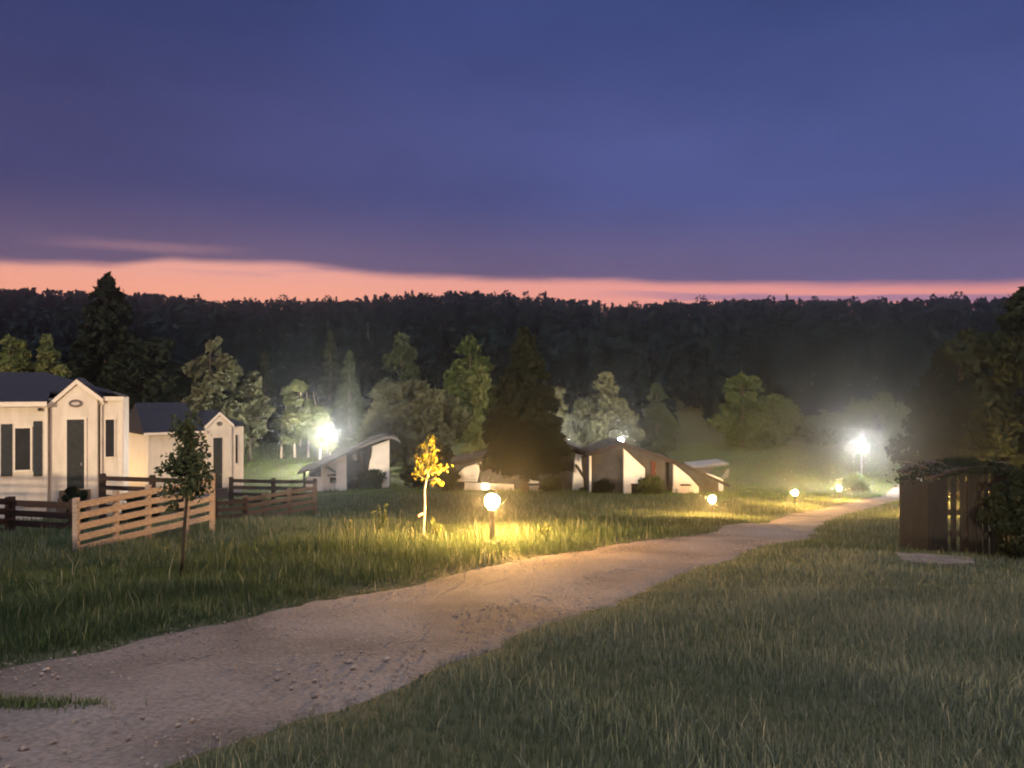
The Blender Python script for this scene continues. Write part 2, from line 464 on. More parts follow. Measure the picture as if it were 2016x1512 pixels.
def h_mid(x, y, m):
    right = x > np.interp(y, RC[:, 1], RC[:, 0])
    near_lamp = np.exp(-((x + 0.8) ** 2 + (y - 15.4) ** 2) / 9.0)
    return np.where(right, 0.13, 0.21) + 0.12 * near_lamp * (~right)
scatter(190000, 3.3, 9.5, .72, h_near, 0.0062, 1, 0.8)
scatter(150000, 9, 21, .72, h_mid, 0.012, 2, 0.85)
scatter(110000, 20, 46, .72, lambda x, y, m: 0.26 + 0 * x, 0.022, 3, 0.8)
# grassy patch in the wheel track
r = np.random.default_rng(77)
qx, qy = X(38, 4.95) + r.normal(0, .22, 900), 4.95 + r.normal(0, .05, 900)
gx.append(qx); gy.append(qy); gh.append(r.uniform(.06, .12, 900)); gw.append(np.full(900, .007)); gr.append(r.uniform(.1, .6, 900))
qx, qy = X(178, 5.0) + r.normal(0, .035, 70), 5.0 + r.normal(0, .025, 70)
gx.append(qx); gy.append(qy); gh.append(r.uniform(.06, .10, 70)); gw.append(np.full(70, .007)); gr.append(r.uniform(.1, .7, 70))
gx = np.concatenate(gx); gy = np.concatenate(gy); gh = np.concatenate(gh); gw = np.concatenate(gw); gr = np.concatenate(gr)
def grass_mesh(gx, gy, gh, gw, gr, seed):
    n = len(gx); r = np.random.default_rng(seed)
    gz = H(gx, gy) - 0.01
    a = r.uniform(0, 2 * np.pi, n); lean = gh * np.abs(r.normal(0, .32, n)); b = r.uniform(0, 2 * np.pi, n)
    wx, wy = np.cos(a) * gw / 2, np.sin(a) * gw / 2
    lx, ly = np.cos(b) * lean, np.sin(b) * lean
    V = np.empty((n, 5, 3), np.float32)
    V[:, 0] = np.stack([gx - wx, gy - wy, gz], 1); V[:, 1] = np.stack([gx + wx, gy + wy, gz], 1)
    mz = gz + gh * .6
    V[:, 2] = np.stack([gx + wx * .75 + lx * .35, gy + wy * .75 + ly * .35, mz], 1)
    V[:, 3] = np.stack([gx - wx * .75 + lx * .35, gy - wy * .75 + ly * .35, mz], 1)
    V[:, 4] = np.stack([gx + lx, gy + ly, gz + gh * .97], 1)
    o = (np.arange(n) * 5)[:, None]
    return np_mesh('grass', V.reshape(-1, 3), [o + np.array([[0, 1, 2, 3]]), o + np.array([[3, 2, 4]])], np.repeat(gr, 5))
tag(link('grass', grass_mesh(gx, gy, gh, gw, gr, 5), MATS['grass_blade']), 'rough meadow grass covering both sides of the gravel road', 'grass', kind='stuff')

# ------------------------------------------------------------------ trees
def leaves_mesh(name, c, size, rnd, seed, up=0.0, elong=1.6):
    """leaf-like bent quads at centres c (n,3), sizes (n,)"""
    n = len(c); r = np.random.default_rng(seed)
    d = r.normal(0, 1, (n, 3)); d[:, 2] = d[:, 2] * (1 - up); d /= np.linalg.norm(d, axis=1)[:, None]
    e = r.normal(0, 1, (n, 3)); e -= (e * d).sum(1)[:, None] * d; e /= np.linalg.norm(e, axis=1)[:, None]
    nn_ = np.cross(d, e)
    s = size[:, None]
    V = np.stack([c - d * s * elong * .5, c + e * s * .42 + nn_ * s * .12, c + d * s * elong * .5, c - e * s * .42 + nn_ * s * .12], 1)
    o = (np.arange(n) * 4)[:, None]
    return np_mesh(name, V.reshape(-1, 3), [o + np.array([[0, 1, 2, 3]])], np.repeat(rnd, 4))

def envelope(kind, t):
    if kind == 'round': return np.sqrt(np.clip(1 - (2 * t - 0.95) ** 2 / 1.1, 0.02, 1))
    if kind == 'oval': return np.sin(np.pi * np.clip(t * 0.93 + 0.05, 0, 1)) ** 0.75
    if kind == 'cone': return np.clip(1.04 - t, 0.02, 1) ** 0.85 * np.clip(t / 0.08, 0.35, 1)
    if kind == 'egg': return np.clip((1.03 - t) / 0.75, 0.03, 1) ** 0.7 * np.clip(0.45 + t / 0.28, 0.4, 1)
    if kind == 'column': return np.clip(0.55 + 0.35 * np.sin(t * 9), 0.3, 1) * np.clip((1.02 - t) / .35, 0.1, 1)

def crown_pts(kind, w, z0, z1, n, seed, clumps=60, crs=0.22, gap=0.2):
    r = np.random.default_rng(seed)
    # clump centres spread through the volume, biased to the outside
    t = r.uniform(0, 1, clumps * 3)
    wgt = envelope(kind, t); t = t[r.uniform(0, 1, len(t)) < wgt / wgt.max()][:clumps]
    k = len(t)
    ang = r.uniform(0, 2 * np.pi, k) + np.arange(k) * 2.4
    rad = w / 2 * envelope(kind, t) * (1 - crs) * r.uniform(0.15, 1, k) ** 0.45 * r.uniform(1 - gap, 1 + gap * .6, k)
    cc = np.stack([rad * np.cos(ang), rad * np.sin(ang), z0 + (z1 - z0) * t], 1)
    cr = w * crs * r.uniform(.45, 1.0, k) * (0.45 + 0.55 * envelope(kind, t))
    tone = r.uniform(-.22, .22, k)
    j = r.choice(k, n, p=cr ** 2 / (cr ** 2).sum())
    d = r.normal(0, 1, (n, 3)); d /= np.linalg.norm(d, axis=1)[:, None]
    q = cc[j] + d * (cr[j] * r.uniform(.35, 1.08, n) ** .6)[:, None] * np.array([1, 1, .72])
    rnd = np.clip(0.5 + tone[j] + r.normal(0, .16, n), 0, 1)
    return q, rnd, cc

def conifer_pts(w, z0, z1, n, seed, levels=16, droop=0.25, ragged=.25, power=.85):
    r = np.random.default_rng(seed)
    q = []; v = []; br = []
    tot = 0
    for l in range(levels):
        t = (l + r.uniform(-.25, .25)) / levels
        t = min(max(t, 0), .97)
        L = w / 2 * (1 - t) ** power + 0.12
        nb = r.integers(6, 10)
        for b in range(nb):
            a = r.uniform(0, 2 * np.pi); Lb = L * r.uniform(1 - ragged * 2, 1.08)
            m = max(6, int(n * (Lb / (w / 2)) ** 1.3 / (levels * 4.2)))
            s = r.uniform(.12, 1, m) ** .7
            z = z0 + (z1 - z0) * t - droop * Lb * s ** 1.4 + Lb * 0.12 * (1 - s)
            wd = Lb * .26 * (1.15 - s * .75)
            ax, ay = np.cos(a), np.sin(a)
            off = r.normal(0, .5, m) * wd
            q.append(np.stack([ax * s * Lb - ay * off, ay * s * Lb + ax * off, z + r.normal(0, .04 * w * .3, m) - np.abs(off) * .3], 1))
            v.append(np.clip(.5 + r.uniform(-.2, .2) + r.normal(0, .15, m), 0, 1))
            br.append((np.array([0, 0, z0 + (z1 - z0) * t + Lb * .12]), np.array([ax * Lb * .85, ay * Lb * .85, z0 + (z1 - z0) * t - droop * Lb * .8])))
    tip = np.stack([r.normal(0, .03 * w * .3, 40), r.normal(0, .03 * w * .3, 40), z1 - r.uniform(0, 1, 40) * (z1 - z0) * .08], 1)
    q.append(tip); v.append(np.full(40, .5))
    return np.concatenate(q), np.concatenate(v), br

def make_tree(name, label, px, top, d, wpx, kind, mat, n, leaf, seed, bottom=0.18, bark='bark', clumps=60, crs=.22, trunks=1, tr=None, levels=16, lean=0.0, droop=.25, group=None, base_px=None, gap=.2, power=.85):
    x = X(px, d); z = H(x, d) - 0.05
    zt = EYE - (top - 756) / F * d
    h = zt - z; w = wpx / F * d
    root = empty(name, (x, d, z))
    tag(root, label, 'tree', group)
    r = random.Random(seed)
    tr = tr or max(0.04, 0.018 * h)
    if kind == 'spruce':
        q, v, br = conifer_pts(w, h * bottom, h * .985, n, seed, levels, droop, power=power)
        tb = MB()
        tb.tube([(0, 0, -.1), (0, 0, h * .35), (lean * .5, 0, h * .7), (lean, 0, h * .97)], [tr * 1.25, tr * .85, tr * .5, tr * .1], 8)
        for a, b in br[::3]:
            tb.tube([a, (a + b) / 2 + np.array([0, 0, .02]), b], [tr * .16, tr * .11, tr * .05], 4)
        q[:, 0] += lean * q[:, 2] / h
    else:
        q, v, cc = crown_pts(kind, w, h * bottom, h * .97, n, seed, clumps, crs, gap)
        tb = MB()
        for k in range(trunks):
            ox = (k - (trunks - 1) / 2) * w * .22 if trunks > 1 else 0
            oy = r.uniform(-.5, .5) * (trunks > 1)
            wob = [r.uniform(-.03, .03) * w for _ in range(4)]
            tb.tube([(ox, oy, -.1), (ox + wob[0], oy, h * .2), (ox * .9 + wob[1], oy, h * .45), (ox * .6 + wob[2], oy * .5, h * .82)], [tr * 1.3, tr, tr * .72, tr * .18], 8)
        for c in cc[::2]:
            zb = max(h * bottom * .6, c[2] - (math.hypot(c[0], c[1]) * .9 + h * .05))
            zb = min(zb, h * .75)
            mid = np.array([c[0] * .45, c[1] * .45, zb + (c[2] - zb) * .6])
            tb.tube([(0, 0, zb), mid, c], [tr * .34, tr * .22, tr * .06], 5)
    size = leaf * np.random.default_rng(seed + 1).uniform(.6, 1.4, len(q))
    link('crown', leaves_mesh('crown', q, size, v, seed + 2), MATS[mat], root)
    tb.build('trunk', MATS[bark], root, True)
    return root

T = make_tree
# tall dark spruce behind the cottages
T('spruce_tree', 'tall dark spruce standing above the skyline behind the white cottages', 210, 533, 78, 250, 'spruce', 'needle_dark', 22000, .42, 21, .05, levels=34, droop=.28, power=.6)
T('broadleaf_tree', 'dark leafy tree filling the gap between the two white cottages', 285, 655, 74, 175, 'round', 'needle_dark', 6000, .42, 22, .1)
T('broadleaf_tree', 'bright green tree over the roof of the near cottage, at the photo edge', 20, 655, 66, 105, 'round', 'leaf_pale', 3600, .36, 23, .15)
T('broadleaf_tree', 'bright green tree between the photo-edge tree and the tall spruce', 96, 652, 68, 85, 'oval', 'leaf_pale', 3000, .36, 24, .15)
T('broadleaf_tree', 'grey-green tree with pointed crown right behind the far white cottage', 415, 645, 76, 165, 'egg', 'leaf_grey', 6500, .38, 25, .06)
T('broadleaf_tree', 'slim pale tree at the edge of the lit lawn beside far cottage', 492, 722, 80, 80, 'oval', 'leaf_grey', 3200, .34, 26, .12)
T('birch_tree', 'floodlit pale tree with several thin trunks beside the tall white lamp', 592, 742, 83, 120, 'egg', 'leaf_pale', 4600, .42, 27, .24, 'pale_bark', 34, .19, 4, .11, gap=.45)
T('birch_tree', 'small floodlit tree with low branches tucked behind the tall white lamp', 640, 800, 81, 75, 'round', 'leaf_pale', 2600, .38, 127, .22, 'pale_bark', 18, .2, 2, .08, gap=.4)
T('spruce_tree', 'narrow spruce rising behind the tall white lamp and curved-roof chalet', 688, 688, 88, 95, 'spruce', 'needle_mid', 4200, .36, 28, .05, levels=18)
T('spruce_tree', 'dim slender spruce between pointed grey-green tree and floodlit birch', 522, 690, 96, 75, 'spruce', 'needle_mid', 3000, .38, 29, .05)
T('broadleaf_tree', 'wide rounded grey-green tree behind the curved-roof chalet', 802, 748, 72, 215, 'round', 'leaf_grey', 8500, .36, 30, .02, clumps=80, crs=.19)
T('broadleaf_tree', 'tall dim tree looming behind the lit columnar tree', 925, 650, 98, 150, 'egg', 'leaf_green', 5500, .42, 31, .06)
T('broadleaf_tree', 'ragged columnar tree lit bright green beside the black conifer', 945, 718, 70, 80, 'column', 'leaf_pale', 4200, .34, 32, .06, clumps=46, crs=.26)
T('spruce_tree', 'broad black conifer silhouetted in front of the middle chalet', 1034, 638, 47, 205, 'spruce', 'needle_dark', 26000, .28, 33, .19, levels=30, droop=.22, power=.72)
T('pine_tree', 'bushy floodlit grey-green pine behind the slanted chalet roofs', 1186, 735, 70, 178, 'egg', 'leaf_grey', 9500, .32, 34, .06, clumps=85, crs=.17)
T('pine_tree', 'small floodlit tree between the black conifer and the bushy pine', 1098, 752, 69, 56, 'oval', 'leaf_grey', 2000, .30, 35, .15)
T('spruce_tree', 'dim pointed conifer just right of the bushy floodlit pine', 1292, 745, 84, 90, 'egg', 'needle_mid', 4000, .36, 36, .04)
T('broadleaf_tree', 'tall dim tree with broken top at the meadow edge', 1462, 716, 112, 125, 'egg', 'leaf_green', 4800, .46, 37, .05)
T('broadleaf_tree', 'lower dim tree adjoining the tall meadow-edge tree', 1535, 770, 114, 95, 'oval', 'leaf_green', 3200, .46, 38, .05)
T('broadleaf_tree', 'rounded bushy tree at the top of the lit meadow', 1622, 812, 116, 100, 'round', 'leaf_green', 3200, .44, 39, .03)
T('broadleaf_tree', 'hazy tree straight behind the tall white lamp by the road', 1722, 775, 120, 130, 'round', 'leaf_green', 3600, .46, 40, .03)
T('broadleaf_tree', 'dim broad tree between wide rounded tree and birch, high behind', 790, 655, 104, 130, 'egg', 'needle_mid', 4200, .42, 41, .05)
T('spruce_tree', 'dim spruce top behind the narrow spruce near the lamp', 650, 648, 108, 90, 'spruce', 'needle_mid', 3400, .42, 42, .05)
T('broadleaf_tree', 'shadowy tall tree behind the slatted wooden shelter', 1890, 640, 52, 240, 'egg', 'needle_dark', 13000, .32, 43, .04)
T('broadleaf_tree', 'huge dark tree cut off by the photo edge beyond shelter', 2035, 556, 36, 300, 'egg', 'needle_dark', 19000, .24, 44, .04)
T('broadleaf_tree', 'dim roadside tree between the tall white lamp and the shelter', 1815, 800, 88, 120, 'round', 'needle_mid', 3800, .36, 45, .03)
# young tree before the pale fence
def young_tree():
    d = 10.6; x = X(356, d); z = H(x, d) - .03
    root = empty('young_tree', (x, d, z))
    tag(root, 'slim young tree standing before the pale rail fence', 'tree')
    tb = MB()
    tb.tube([(0, 0, -.1), (.04, 0, .6), (.08, .02, 1.2), (.11, 0, 1.9), (.12, .02, 2.3)], [.028, .025, .022, .022, .006], 8)
    q = []; rr = np.random.default_rng(3)
    for k in range(44):
        t = rr.uniform(.5, .99); zz = 2.3 * t; L = .36 * (1.06 - t) ** .5 * rr.uniform(.6, 1.1) + .05
        a = rr.uniform(0, 6.28); e = np.array([.1 + L * math.cos(a), L * math.sin(a), zz + L * rr.uniform(.2, .8)])
        s = np.array([.02 + .04 * t * 2.2, .01, zz])
        tb.tube([s, (s + e) / 2 + np.array([0, 0, .02]), e], [.009, .006, .003], 5)
        m = 40
        f = rr.uniform(.2, 1.1, m)[:, None]; q.append(s + (e - s) * f + rr.normal(0, .06, (m, 3)))
    for s, e in (((.07, 0, 1.5), (-.30, -.05, 1.52)), ((.07, 0, 1.18), (-.27, .05, 1.2)), ((.08, 0, 1.36), (.36, -.03, 1.46)), ((.07, 0, 1.1), (.27, .06, 1.24)), ((.07, 0, 1.0), (-.2, .06, 1.02))):
        s = np.array(s); e = np.array(e)
        tb.tube([s, (s + e) / 2 + np.array([0, 0, -.02]), e], [.009, .006, .003], 5)
        f = rr.uniform(.45, 1.1, 42)[:, None]; q.append(s + (e - s) * f + rr.normal(0, .035, (42, 3)))
    q = np.concatenate(q)
    link('crown', leaves_mesh('crown', q, rr.uniform(.03, .065, len(q)), rr.uniform(.2, .8, len(q)), 4), MATS['needle_mid'], root)
    tb.build('trunk', MATS['dark_bark'], root, True)
young_tree()

def sapling():
    d = 15.2; x = X(834, d); z = H(x, d) - .05
    root = empty('sapling', (x, d, z))
    tag(root, 'thin pale sapling with a sparse yellow crown lit by the warm bollard', 'tree')
    tb = MB(); rr = np.random.default_rng(9)
    top = EYE - (862 - 756) / F * d - z
    tb.tube([(0, 0, -.1), (.0, 0, .35), (.025, 0, .75), (.02, 0, 1.1), (.06, 0, 1.35), (.12, 0, 1.5)], [.026, .024, .021, .019, .016, .01], 8)
    q = []; v = []
    ends = [(.12, 0, top), (-.03, .05, top - .12), (.38, -.02, 1.5), (.5, .04, 1.56), (-.18, .02, 1.46), (.36, 0, 1.24), (.25, .12, top - .22), (-.1, -.1, top - .36), (.3, -.12, top - .42), (-.16, .1, 1.62), (.05, -.1, top - .2), (.2, .05, top - .05)]
    for e in ends:
        s = np.array((.06 + .04 * rr.uniform(), 0, rr.uniform(1.28, 1.48))); e = np.array(e)
        mid = (s + e) / 2 + rr.normal(0, .03, 3)
        tb.tube([s, mid, e], [.008, .005, .002], 5)
        m = 40
        f = rr.uniform(.25, 1.05, m)[:, None]
        q.append(s + (e - s) * f + rr.normal(0, .038, (m, 3))); v.append(rr.uniform(0, 1, m))
    q = np.concatenate(q); v = np.concatenate(v)
    link('crown', leaves_mesh('crown', q, rr.uniform(.03, .06, len(q)), v, 5), MATS['leaf_yellow'], root)
    tb.build('trunk', MATS['pale_bark'], root, True)
    t = MB(); t.tube([(.0, -.02, .66), (-.05, -.03, .63), (-.1, -.03, .60)], [.02, .03, .028], 6)
    t.build('ribbon', MATS['pink_tape'], root)['label'] = 'pink ribbon tied round the trunk'
sapling()

# bushes
def bush(label, px, py_base, d, wpx, hpx, mat, n, leaf, seed, name='bush'):
    x = X(px, d); z = H(x, d) - .03
    w = wpx / F * d; h = hpx / F * d
    root = empty(name, (x, d, z)); tag(root, label, 'bush')
    q, v, cc = crown_pts('round', w, h * .1, h * .9, n, seed, 24, .3, .3)
    q = q[q[:, 2] > 0.0] if (q[:, 2] > 0).any() else q
    v = v[:len(q)]
    rr = np.random.default_rng(seed)
    link('foliage', leaves_mesh('foliage', q, leaf * rr.uniform(.6, 1.4, len(q)), v, seed), MATS[mat], root)
    tb = MB()
    for c in cc[::2]:
        tb.tube([(c[0] * .12, c[1] * .12, -.05), (c[0] * .5, c[1] * .5, c[2] * .55), tuple(c)], [.03, .02, .008], 5)
    tb.build('stem', MATS['bark'], root)
bush('dark shrub growing on the rails before the near white cottage', 262, 985, 28.6, 62, 66, 'needle_dark', 1400, .12, 51)
bush('small dark shrub at the end of the dark rails, beside the young tree', 306, 985, 28.8, 26, 66, 'needle_dark', 700, .11, 52)
bush('tall dark shrub before the cottage door', 150, 1000, 27.5, 50, 92, 'needle_dark', 1600, .12, 53)
bush('shrub under the raised end of the curved-roof chalet', 728, 955, 56.5, 62, 36, 'needle_mid', 1200, .2, 54)
bush('dark shrub on the slope just behind the yellow sapling', 822, 958, 55, 62, 54, 'needle_dark', 1300, .2, 55)
bush('grey-green shrub beside the middle chalet porch', 880, 960, 52, 50, 44, 'needle_mid', 1200, .18, 56)
bush('dark shrub under the grey chalet wall', 1188, 960, 48.5, 46, 28, 'needle_dark', 900, .16, 57)
bush('green shrub between the two white chalet fins', 1280, 962, 48.5, 62, 38, 'leaf_green', 1300, .17, 58)
bush('low green shrub beneath the tall white lamp by the road', 1690, 958, 72.5, 70, 26, 'leaf_green', 900, .22, 59)
bush('tangled dark shrub beside the slatted shelter', 1998, 1085, 14.2, 110, 190, 'needle_dark', 3600, .07, 60)
bush('low shrub right of the black conifer trunk', 1082, 950, 50, 50, 30, 'needle_mid', 800, .18, 61)

# tall weeds in the lit grass
def weed(label, px, d, hpx, n, seed):
    x = X(px, d); z = H(x, d) - .02; h = hpx / F * d
    root = empty('wild_plant', (x, d, z)); tag(root, label, 'plant')
    rr = np.random.default_rng(seed); tb = MB(); q = []
    for k in range(n):
        a = rr.uniform(0, 6.28); e = np.array([math.cos(a) * h * .2, math.sin(a) * h * .2, h * rr.uniform(.7, 1)])
        tb.tube([(0, 0, -.05), e * np.array([.4, .4, .55]), e], [.007, .006, .003], 5)
        f = rr.uniform(.3, 1.02, 26)[:, None]
        q.append(e * f * np.array([1, 1, 1]) * np.where(f < .55, [[.8, .8, 1]], [[1, 1, 1]]) + rr.normal(0, .022, (26, 3)))
    q = np.concatenate(q)
    link('foliage', leaves_mesh('foliage', q, rr.uniform(.03, .06, len(q)), rr.uniform(.2, 1, len(q)), seed), MATS['leaf_pale'], root)
    tb.build('stem', MATS['leaf_pale'], root)
    return root
weed('tall leafy weed sticking up left of the sapling', 745, 15.6, 78, 6, 71)
weed('small leafy weed close by the foot of the sapling', 862, 15.4, 56, 3, 72)
weed('dense leafy weed just right of the warm bollard by the bend', 1072, 14.4, 46, 6, 73)
weed('single short weed midway between tall weed and pale fence', 684, 15.2, 50, 2, 74)

# mown lawns round the chalets, up to the wood
_keep = (gx, gy, gh, gw, gr)
gx = []; gy = []; gh = []; gw = []; gr = []
scatter(120000, 45, 119, .75, lambda x, y, m: 0.22 + 0 * x, 0.06, 4, 0.8)
leaf_mat('lawn_blade', [(0, (0.060, 0.115, 0.024)), (0.5, (0.105, 0.185, 0.042)), (0.9, (0.15, 0.23, 0.065)), (1, (0.24, 0.26, 0.11))], 0.3)
tag(link('lawn_grass', grass_mesh(gx[0], gy[0], gh[0], gw[0], gr[0], 6), MATS['lawn_blade']), 'mown green lawn round the chalets, bright where the tall lamps light it', 'lawn', kind='stuff')

# far forest (one mass)
def forest():
    r = np.random.default_rng(99)
    Qs = []; Vs = []; Ss = []
    pts = []
    for y0, y1, n in ((120, 150, 190), (150, 220, 420), (220, 330, 620), (330, 392, 620)):
        y = r.uniform(y0, y1, n); x = r.uniform(-1, 1, n) * (y * .74 + 6)
        pts.append(np.stack([x, y], 1))
    # skyline row
    y = np.full(430, 390.0) + r.uniform(-4, 6, 430); x = np.linspace(-1, 1, 430) * 290 + r.uniform(-1.5, 1.5, 430)
    pts.append(np.stack([x, y], 1))
    pts = np.concatenate(pts)
    z = H(pts[:, 0], pts[:, 1])
    for i in range(len(pts)):
        con = r.uniform() < .35
        h = r.uniform(9, 15) if pts[i, 1] < 330 else r.uniform(10.5, 14.5)
        if pts[i, 1] > 380: h = 12.2 + 1.6 * float(vnoise(np.array([pts[i, 0] * .05 + 40.]), 61)[0]) + .8 * r.beta(1.2, 3) + (r.uniform(1.5, 4) if r.uniform() < .07 else 0)
        w = r.uniform(.3, .5) * h * (0.8 if con else 1.15)
        m = 110 if pts[i, 1] < 200 else (210 if pts[i, 1] > 380 else 64)
        t = r.uniform(.08, 1, m)
        e = (1.03 - t) ** .8 if con else np.sqrt(np.clip(1 - (2 * t - 1.0) ** 2 * .92, .03, 1))
        a = r.uniform(0, 6.28, m)
        rad = w / 2 * e * r.uniform(.55, 1.1, m)
        q = np.stack([pts[i, 0] + rad * np.cos(a), pts[i, 1] + rad * np.sin(a), z[i] - .5 + h * t], 1)
        Qs.append(q); Vs.append(np.clip(.5 + r.uniform(-.3, .3) + r.normal(0, .18, m), 0, 1)); Ss.append(np.full(m, h * (.062 if pts[i, 1] > 380 else .12)) * r.uniform(.6, 1.35, m))
    q = np.concatenate(Qs); v = np.concatenate(Vs); s = np.concatenate(Ss)
    tag(link('forest', leaves_mesh('forest', q, s, v, 98, elong=1.3), MATS['forest_leaf']), 'dark forest covering the far hillside up to the skyline', 'forest', kind='stuff')
forest()

# ------------------------------------------------------------------ lamps
I_WARM, I_COOL = 4300.0, 3300.0
emit_mat('warm_globe', (1.0, 0.51, 0.125), I_WARM)
emit_mat('cool_globe', (1.0, 0.90, 0.74), I_COOL)
emit_mat('dim_globe', (1.0, 0.90, 0.78), I_COOL * .4)
emit_mat('lit_window', (1.0, 0.88, 0.72), 9.0)

def ico(r, z, sub=2):
    import bmesh
    bm = bmesh.new(); bmesh.ops.create_icosphere(bm, subdivisions=sub, radius=r)
    for v in bm.verts: v.co.z += z
    me = bpy.data.meshes.new('lamp_globe'); bm.to_mesh(me); bm.free()
    me.polygons.foreach_set('use_smooth', [True] * len(me.polygons))
    return me
def make_bollard():
    root = empty('bollard_lamp')
    b = MB(); b.lathe([(.17, -.1), (.17, .03), (.15, .05), (.06, .06)], n=20); b.build('base', MATS['dark_metal'], root)
    p = MB(); p.lathe([(.05, .055), (.05, .60), (.075, .62), (.075, .655), (.05, .67)], n=16); p.build('post', MATS['dark_metal'], root, True)
    link('lamp_globe', ico(.14, .80), MATS['warm_globe'], root)
    return root
def make_tall():
    root = empty('street_lamp')
    b = MB(); b.box(-.2, .2, -.2, .2, -.2, .04); b.build('base', MATS['concrete'], root)
    p = MB(); p.lathe([(.075, .042), (.07, 1.0), (.05, 1.05), (.042, 3.66), (.09, 3.68), (.09, 3.74), (.05, 3.76)], n=14); p.build('pole', MATS['grey_metal'], root, True)
    link('lamp_globe', ico(.34, 4.0), MATS['cool_globe'], root)
    return root
def copy_tree(o, parent=None):
    c = o.copy(); COL.objects.link(c)
    if parent is not None: c.parent = parent
    for ch in list(o.children): copy_tree(ch, c)
    return c
def place(o, px, d, gy=None, h=None):
    x = X(px, d); z = H(x, d)
    if gy is not None: z = EYE - (gy - 756) / F * d - h
    o.location = (x, d, z)
boll = make_bollard()
BG = 'warm bollard lamps along the gravel road'
for i, (px, d, gy, lab) in enumerate([
        (969, 14.6, 987, 'big warm bollard lamp beside the sapling at the road bend'),
        (1402, 32.7, 983, 'warm bollard lamp in front of the last chalet porch'),
        (1565, 42, 970, 'warm bollard lamp between the chalet porch one and the last roadside one'),
        (1652, 52, 961, 'warm bollard lamp just in front of the tall white lamp by the road'),
        (1971, 44, 981, 'small warm bollard lamp glimpsed through the shrubs beside the slatted shelter'),
        (1845, 33, None, 'warm bollard lamp hidden behind the boards, lighting the slits of the wooden shelter'),
        (58, 62, None, 'warm bollard lamp hidden behind the near cottage, lighting the bright green trees')]):
    o = boll if i == 0 else copy_tree(boll)
    place(o, px, d, gy, .80)
    tag(o, lab, 'lamp', BG)
tall = make_tall()
TG = 'tall white globe lamps among the cottages'
for i, (px, d, gy, lab) in enumerate([
        (645, 75, 858, 'tall white globe lamp shining over the curved-roof chalet'),
        (1696, 74, 879, 'tall white globe lamp beside the far end of the gravel road'),
        (1102, 64, 862, 'tall white globe lamp partly hidden by the black conifer'),
        (1222, 62, 868, 'tall globe lamp peeking over the chalet roof ridge')]):
    o = tall if i == 0 else copy_tree(tall)
    place(o, px, d, gy, 4.0)
    if i > 1:
        for ch in o.children:
            if ch.name.startswith('lamp_globe'):
                if i == 2: dimmesh = ico(.24, 4.0); dimmesh.materials.append(MATS['dim_globe'])
                ch.data = dimmesh
    tag(o, lab, 'lamp', TG)

# ------------------------------------------------------------------ cottages
class Frame:
    """front plane through a point at pixel px0, depth d0, turned by angle a"""
    def __init__(s, px0, d0, a, zbase):
        s.o = np.array([X(px0, d0), d0]); s.a = R(a)
        s.u = np.array([math.cos(s.a), math.sin(s.a)]); s.v = np.array([-math.sin(s.a), math.cos(s.a)])
        s.zb = zbase
    def lx(s, px, v=0.0):
        k = (px - 1008) / F; p = s.o + s.v * v
        return (k * p[1] - p[0]) / (s.u[0] - k * s.u[1])
    def d(s, px, v=0.0):
        return (s.o + s.v * v + s.u * s.lx(px, v))[1]
    def z(s, px, py, v=0.0):
        return EYE - (py - 756) / F * s.d(px, v) - s.zb

def wbox(fr, root, name, mat, pa, pb, ya, yb, v0, v1, vref=None):
    """box from pixel corners (pa..pb, ya top .. yb bottom) in the plane v0"""
    x0, x1 = fr.lx(pa, v0), fr.lx(pb, v0)
    m = MB(); m.box(x0, x1, v0, v1, fr.z((pa + pb) / 2, yb, v0), fr.z((pa + pb) / 2, ya, v0))
    return m.build(name, MATS[mat], root)

def window(fr, root, pa, pb, ya, yb, v, fw=.07, mull=True):
    x0, x1 = fr.lx(pa, v), fr.lx(pb, v); pm = (pa + pb) / 2
    z0, z1 = fr.z(pm, yb, v), fr.z(pm, ya, v)
    f = MB()
    f.box(x0 - fw, x0, v - .05, v + .02, z0 - fw, z1 + fw); f.box(x1, x1 + fw, v - .05, v + .02, z0 - fw, z1 + fw)
    f.box(x0, x1, v - .05, v + .02, z1, z1 + fw); f.box(x0, x1, v - .07, v + .02, z0 - fw, z0)
    w = f.build('window', MATS['white_trim'], root)
    g = MB(); g.box(x0 + .001, x1 - .001, v - .028, v - .003, z0 + .001, z1 - .001); g.build('pane', MATS['glass'], w)
    if mull:
        g = MB(); zm = z0 + (z1 - z0) * .52
        g.box(x0 + .002, x1 - .002, v - .042, v - .029, zm - .02, zm + .02); g.build('sash', MATS['shutter'], w)
    return w

def gable_roof(m, x0, x1, y0, y1, ze, zr, hip0=0.0, hip1=0.0, th=.12):
    ym = (y0 + y1) / 2
    a = [(x0, y0, ze), (x1, y0, ze), (x1 - hip1, ym, zr), (x0 + hip0, ym, zr), (x0, y1, ze), (x1, y1, ze)]
    vs = a + [(x, y, z - th) for x, y, z in a]
    m.add(vs, [(0, 1, 2, 3), (3, 2, 5, 4), (1, 5, 2), (0, 3, 4), (6, 9, 8, 7), (9, 10, 11, 8), (7, 8, 11), (6, 10, 9),
               (0, 6, 7, 1), (1, 7, 11, 5), (5, 11, 10, 4), (4, 10, 6, 0)])

